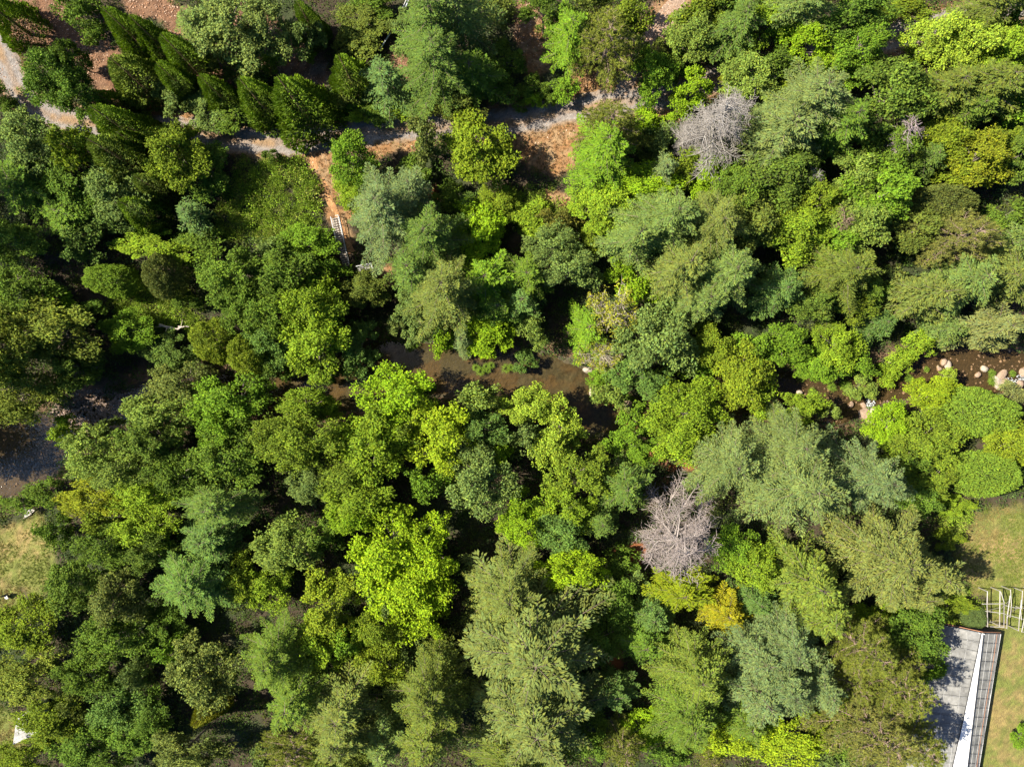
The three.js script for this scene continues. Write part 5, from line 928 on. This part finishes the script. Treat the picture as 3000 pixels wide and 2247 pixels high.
  slabWall('side_wall', nw, sw, wallM); slabWall('side_wall', ne, se, wallM); slabWall('gable_wall', nw.clone().lerp(nr, 0.02), nr, dark); slabWall('gable_wall', nr, ne, dark); slabWall('gable_wall', sw, sr, wallM); slabWall('gable_wall', sr, se, wallM);
  mesh('gable_batten', barG(nw.clone().add(V(0.4, -0.1, -0.22)), nr.clone().add(V(0, -0.1, -0.22)), 0.05, 6), rust, t);
  mesh('gable_batten', barG(nr.clone().add(V(0, -0.1, -0.22)), ne.clone().add(V(0, -0.1, -0.22)), 0.05, 6), rust, t);
  for (const q of [nr, nr.clone().lerp(nw, 0.1)]) { const g = new THREE.LatheGeometry([[0, 0], [0.09, 0], [0.07, 0.25], [0.1, 0.3], [0.08, 0.4], [0, 0.43]].map(([a, b]) => new THREE.Vector2(a, b)), 10); g.translate(q.x, q.y, q.z); mesh('finial', g, white, t); }
}
{ // pergola of pale poles
  const t = thing('pergola', 'open pergola of weathered white poles standing on the right lawn', 'pergola'), m = mat(0.36, 0.34, 0.32, 0.8), m2 = mat(0.25, 0.23, 0.21, 0.85), y0 = ground(86, 38);
  const px = (a, b) => [2800 + a / 8.285, 1680 + b / 8.285], at = (a, b, h) => { const [u, v] = px(a, b), s = (122 - y0 - h) / 2083; return V((u - 1500) * s, y0 + h, (v - 1123.5) * s); };
  const rail = (pts, h, r) => { for (let k = 1; k < pts.length; k++) mesh('rail', barG(at(...pts[k - 1], h), at(...pts[k], h), r), k % 2 ? m : m2, t); };
  rail([[785, 430], [775, 740], [790, 1300]], 2.3, 0.075); rail([[1090, 420], [1082, 1000], [1080, 1290]], 2.32, 0.075); rail([[1108, 445], [1188, 700], [1185, 1315]], 2.5, 0.06); rail([[1345, 390], [1368, 790], [1335, 1070]], 2.5, 0.06); rail([[1335, 540], [1262, 1090], [1255, 1345]], 2.3, 0.07); rail([[1638, 420], [1610, 870]], 2.5, 0.06); rail([[1612, 640], [1560, 1110], [1540, 1400]], 2.3, 0.07); rail([[1588, 850], [1612, 1130]], 2.55, 0.05); rail([[1690, 1060], [1615, 1420], [1800, 1430]], 2.3, 0.06);
  rail([[1900, 420], [1860, 1400]], 2.3, 0.07); rail([[2150, 430], [2110, 1400]], 2.3, 0.07);
  rail([[650, 742], [1190, 735]], 2.4, 0.055); rail([[735, 915], [1190, 972], [1340, 1065]], 2.4, 0.055); rail([[855, 1292], [1195, 1308]], 2.4, 0.055); rail([[1195, 772], [1480, 840], [2150, 850]], 2.1, 0.05); rail([[1470, 800], [1610, 860]], 2.4, 0.05); rail([[1190, 985], [1650, 1110], [2150, 1120]], 2.1, 0.05);
  for (const [a, b] of [[785, 440], [1090, 430], [1345, 400], [1635, 430], [790, 1290], [1080, 1280], [1255, 1335], [1542, 1390], [1900, 425], [1862, 1390], [2150, 435], [2110, 1390]]) { const p = at(a, b, 2.3); mesh('post', barG(p, V(p.x, ground(p.x, p.z) - 0.3, p.z), 0.075), m2, t); }
  for (const [a, b, c, d] of [[785, 900, 1090, 830], [1090, 880, 1340, 640], [1340, 940, 1610, 800], [785, 1200, 1080, 1130]]) mesh('brace', barG(at(a, b, 2.2), at(c, d, 1.0), 0.035), m2, t);
}
{ // stairway with white handrails going down to the creek
  const t = thing('wooden_stairway', 'narrow stairway with white handrails running down beside the dirt path', 'stairway'), white = mat(0.55, 0.55, 0.57, 0.6), wood = mat(0.3, 0.26, 0.22, 0.9);
  const A = [-28.62,-27.69], B = [-27.33,-19.87], C = [-29.91,-28.31], n = 22, a = V(A[0], 0, A[1]), b = V(B[0], 0, B[1]), side = V(C[0] - A[0], 0, 0).setZ(0);
  side.copy(V(-1, 0, 0.22)).multiplyScalar(1.25);
  const pt = (s, o, h) => { const p = a.clone().lerp(b, s).addScaledVector(side, o); p.y = ground(p.x, p.z) + h; return p; };
  for (let k = 0; k < n; k++) { const s = (k + 0.5) / n, d = 0.36 / n, q = [pt(s - d, 0.05, 0.2), pt(s - d, 0.95, 0.2), pt(s + d, 0.95, 0.2), pt(s + d, 0.05, 0.2)], y = (q[0].y + q[2].y) / 2; q.forEach((v) => v.y = y); mesh('tread', slabG(...q, 0.05), wood, t); }
  for (const o of [0, 1]) for (let k = 0; k < 6; k++) { if (o && k > 3) continue; mesh('handrail', barG(pt(k / 6, o, 1.0), pt((k + 1) / 6, o, 1.0), 0.055), white, t); mesh('middle_rail', barG(pt(k / 6, o, 0.55), pt((k + 1) / 6, o, 0.55), 0.03), white, t); mesh('post', barG(pt(k / 6, o, -0.2), pt(k / 6, o, 1.02), 0.045), white, t); }
  mesh('stringer', barG(pt(0, 0.05, 0.1), pt(1, 0.05, 0.1), 0.06), wood, t); mesh('stringer', barG(pt(0, 0.95, 0.1), pt(1, 0.95, 0.1), 0.06), wood, t);
  mesh('end_rail', barG(pt(0, 0, 1.0), pt(0, 0.4, 1.0), 0.05), white, t);
}
{ // small deck by the creek
  const t = thing('creek_deck', 'small shaded deck with a grey rail at the foot of the stairs', 'deck'), wood = mat(0.25, 0.24, 0.24, 0.85), pale = mat(0.6, 0.6, 0.62, 0.7);
  const c = [[-26.02,-19.56], [-23.54,-20.06], [-23.21,-18.63], [-25.75,-18.17]].map(([x, z]) => V(x, ground(x, z) + 0.6, z)), y = Math.max(...c.map((v) => v.y)); c.forEach((v) => v.y = y);
  for (let k = 0; k < 9; k++) mesh('deck_board', slabG(bil(c[0], c[1], c[2], c[3], 0, k / 9), bil(c[0], c[1], c[2], c[3], 1, k / 9), bil(c[0], c[1], c[2], c[3], 1, (k + 0.88) / 9), bil(c[0], c[1], c[2], c[3], 0, (k + 0.88) / 9), 0.05), wood, t);
  for (const [i, j] of [[0, 1], [1, 2]]) mesh('rail', barG(c[i].clone().add(V(0, 0.95, 0)), c[j].clone().add(V(0, 0.95, 0)), 0.055), pale, t);
  for (const q of [c[0], c[0].clone().lerp(c[1], 0.5), c[1], c[2], c[3]]) mesh('post', barG(V(q.x, ground(q.x, q.z) - 0.3, q.z), q.clone().add(V(0, q === c[3] ? 0 : 0.95, 0)), 0.06), pale, t);
}
function lyingPole(name, label, category, P, Q, r, h, m) { const o = thing(name, label, category), a = V(P[0], ground(P[0], P[1]) + h, P[1]), b = V(Q[0], ground(Q[0], Q[1]) + h, Q[1]), g = barG(a, b, r, 10); mesh('shaft', g, m, o); mesh('end_collar', barG(a, a.clone().lerp(b, 0.03), r * 1.12, 10), m, o); mesh('end_collar', barG(b.clone().lerp(a, 0.03), b, r * 1.12, 10), m, o); return o; }
const poleWhite = mat(0.72, 0.74, 0.74, 0.6), poleGrey = mat(0.5, 0.49, 0.46, 0.8);
lyingPole('white_pole', 'weathered white pole lying across the olive scrub near the top', 'pole', [-19.45,-56.04], [-21.15,-53.57], 0.11, 0.9, poleWhite);
lyingPole('white_beam', 'thicker of the paired white beams at the top edge', 'beam', [-16.27,-61.57], [-17.39,-59.25], 0.15, 0.7, poleWhite);
lyingPole('white_beam', 'thinner white beam lying left of the thicker one at the top edge', 'beam', [-16.54,-61.57], [-17.60,-59.40], 0.07, 1.0, poleGrey);
// fallen logs
function log(label, P, Q, r, lift, m, stubs, seed) { const o = thing('fallen_log', label, 'log'), R = rng(seed), a = V(P[0], ground(P[0], P[1]) + lift, P[1]), b = V(Q[0], ground(Q[0], Q[1]) + lift * 0.9, Q[1]), w = new Wood(), c1 = a.clone().lerp(b, 0.35).add(V(0.1, 0.08, 0.12)), c2 = a.clone().lerp(b, 0.7).add(V(-0.1, 0.05, -0.1)); w.limb([a, c1, c2, b], [r, r * 0.92, r * 0.75, r * 0.4], 8); mesh('trunk', w.build(), m, o); for (let k = 0; k < stubs; k++) { const q = a.clone().lerp(b, 0.25 + 0.7 * R()), d = rdir(R).setY(0.5 * R()).multiplyScalar(0.7 + 0.8 * R()), s = new Wood(); s.limb([q, q.clone().addScaledVector(d, 0.6), q.clone().add(d)], [r * 0.4, r * 0.28, r * 0.1], 5); mesh('branch_stub', s.build(), m, o); } return o; }
const barkPale = mat(0.5, 0.42, 0.36), barkBrown = mat(0.3, 0.15, 0.075), barkDark = mat(0.12, 0.085, 0.06);
log('bleached fallen log with branch stubs between the brambles and the yellow dome', [-59.10,-9.90], [-56.10,-9.05], 0.2, 2.0, barkPale, 6, 1);
log('short bent white log beneath the bleached fallen log', [-58.35,-8.33], [-56.88,-8.11], 0.18, 1.8, barkPale, 3, 2);
log('bleached branch log reaching the yellow green dome', [-56.04,-9.58], [-54.33,-9.53], 0.13, 1.9, barkPale, 3, 3);
log('reddish brown leaning log on red litter above the big dead tree', [26.72,11.84], [25.82,14.20], 0.3, 1.6, barkBrown, 0, 4);
log('dark thin log lying left of the reddish brown log', [20.91,13.20], [25.67,13.41], 0.14, 1.2, barkDark, 2, 5);
log('sunken branch lying on the shore stones of the left pool', [-81.49,7.08], [-80.03,8.14], 0.09, 0.35, barkDark, 2, 6);
{ // grey white sheet on the left lawn
  const t = thing('ground_sheet', 'pale grey triangular sheet lying at the head of the left lawn', 'sheet'), m = mat(0.55, 0.5, 0.47, 0.8), c = [[-83.20,21.46], [-81.27,21.43], [-82.17,22.41], [-83.17,22.93]].map(([x, z]) => V(x, ground(x, z) + 0.3, z));
  const g = new THREE.PlaneGeometry(1, 1, 14, 14), a = g.attributes.position; for (let k = 0; k < a.count; k++) { const u = a.getX(k) + 0.5, v = a.getY(k) + 0.5, q = bil(c[0], c[1], c[2], c[3], u, v); a.setXYZ(k, q.x, q.y + 0.22 * (fbm(u * 5, v * 5) - 0.5), q.z); } g.computeVertexNormals(); mesh('cloth', g, m, t);
  const b = [c[0], c[1], c[2], c[3]]; for (const q of b) { const h = new THREE.IcosahedronGeometry(0.12, 1); h.translate(q.x, ground(q.x, q.z) + 0.3, q.z); mesh('corner_stone', h, rockMats[0], t); }
}
{ // garden seat on the left lawn
  const p = [-84.75,35.74], t = thing('garden_chair', 'small dark round backed chair with a pale cushion below the left lawn', 'chair'), dark = mat(0.03, 0.03, 0.035, 0.6), pale = mat(0.6, 0.55, 0.52, 0.8);
  t.position.set(p[0], ground(p[0], p[1]), p[1]); t.rotation.y = -0.7; t.scale.setScalar(1.25);
  const seat = new THREE.CylinderGeometry(0.36, 0.34, 0.07, 20); seat.translate(0, 0.42, 0); mesh('seat', seat, dark, t);
  const cus = new THREE.CylinderGeometry(0.28, 0.3, 0.09, 18); cus.translate(0.02, 0.5, 0); mesh('cushion', cus, pale, t);
  const back = new THREE.CylinderGeometry(0.42, 0.37, 0.5, 20, 1, true, 2.2, 3.2); back.translate(0, 0.68, 0); mesh('backrest', back, mat(0.03, 0.03, 0.035, 0.6, { side: THREE.DoubleSide }), t);
  for (const [a, b] of [[1, 1], [1, -1], [-1, 1], [-1, -1]]) mesh('leg', barG(V(a * 0.22, 0.4, b * 0.22), V(a * 0.3, 0, b * 0.3), 0.025), dark, t);
}
{ // white roofed shed under the thin tree at the lower left
  const t = thing('shed', 'white roofed shed mostly hidden under the lime tree at the lower left', 'shed'), white = mat(0.36, 0.36, 0.37, 0.5, { map: dirt }), wall = mat(0.5, 0.48, 0.45, 0.8), G = ground(-83, 54);
  const c = [[-81.74,55.35], [-78.03,52.76], [-77.13,57.14], [-82.30,59.51]].map(([x, z]) => V(x, G + 2.6, z)); c[1].y += 0.5; c[2].y += 0.5;
  for (let k = 0; k < 7; k++) mesh('roof_sheet', slabG(bil(...c, 0, k / 7), bil(...c, 1, k / 7), bil(...c, 1, (k + 0.97) / 7), bil(...c, 0, (k + 0.97) / 7), 0.04), white, t);
  for (const [i, j] of [[0, 1], [1, 2], [2, 3], [3, 0]]) { const a = c[i].clone().lerp(c[(i + 2) % 4], 0.03), b = c[j].clone().lerp(c[(j + 2) % 4], 0.03), g = new THREE.BufferGeometry(), n = b.clone().sub(a).cross(V(0, 1, 0)).normalize().multiplyScalar(0.05), v = [], q = [V(a.x, a.y - 0.08, a.z), V(b.x, b.y - 0.08, b.z), V(b.x, G - 0.3, b.z), V(a.x, G - 0.3, a.z)], all = [...q.map((p) => p.clone().add(n)), ...q.map((p) => p.clone().sub(n))]; for (const [e, f, h, l] of [[0, 1, 2, 3], [7, 6, 5, 4], [0, 4, 5, 1], [2, 6, 7, 3], [1, 5, 6, 2], [3, 7, 4, 0]]) for (const s of [e, f, h, e, h, l]) v.push(all[s].x, all[s].y, all[s].z); g.setAttribute('position', new THREE.Float32BufferAttribute(v, 3)); g.computeVertexNormals(); mesh('wall', g, wall, t); }
}
renderer.render(scene, camera);
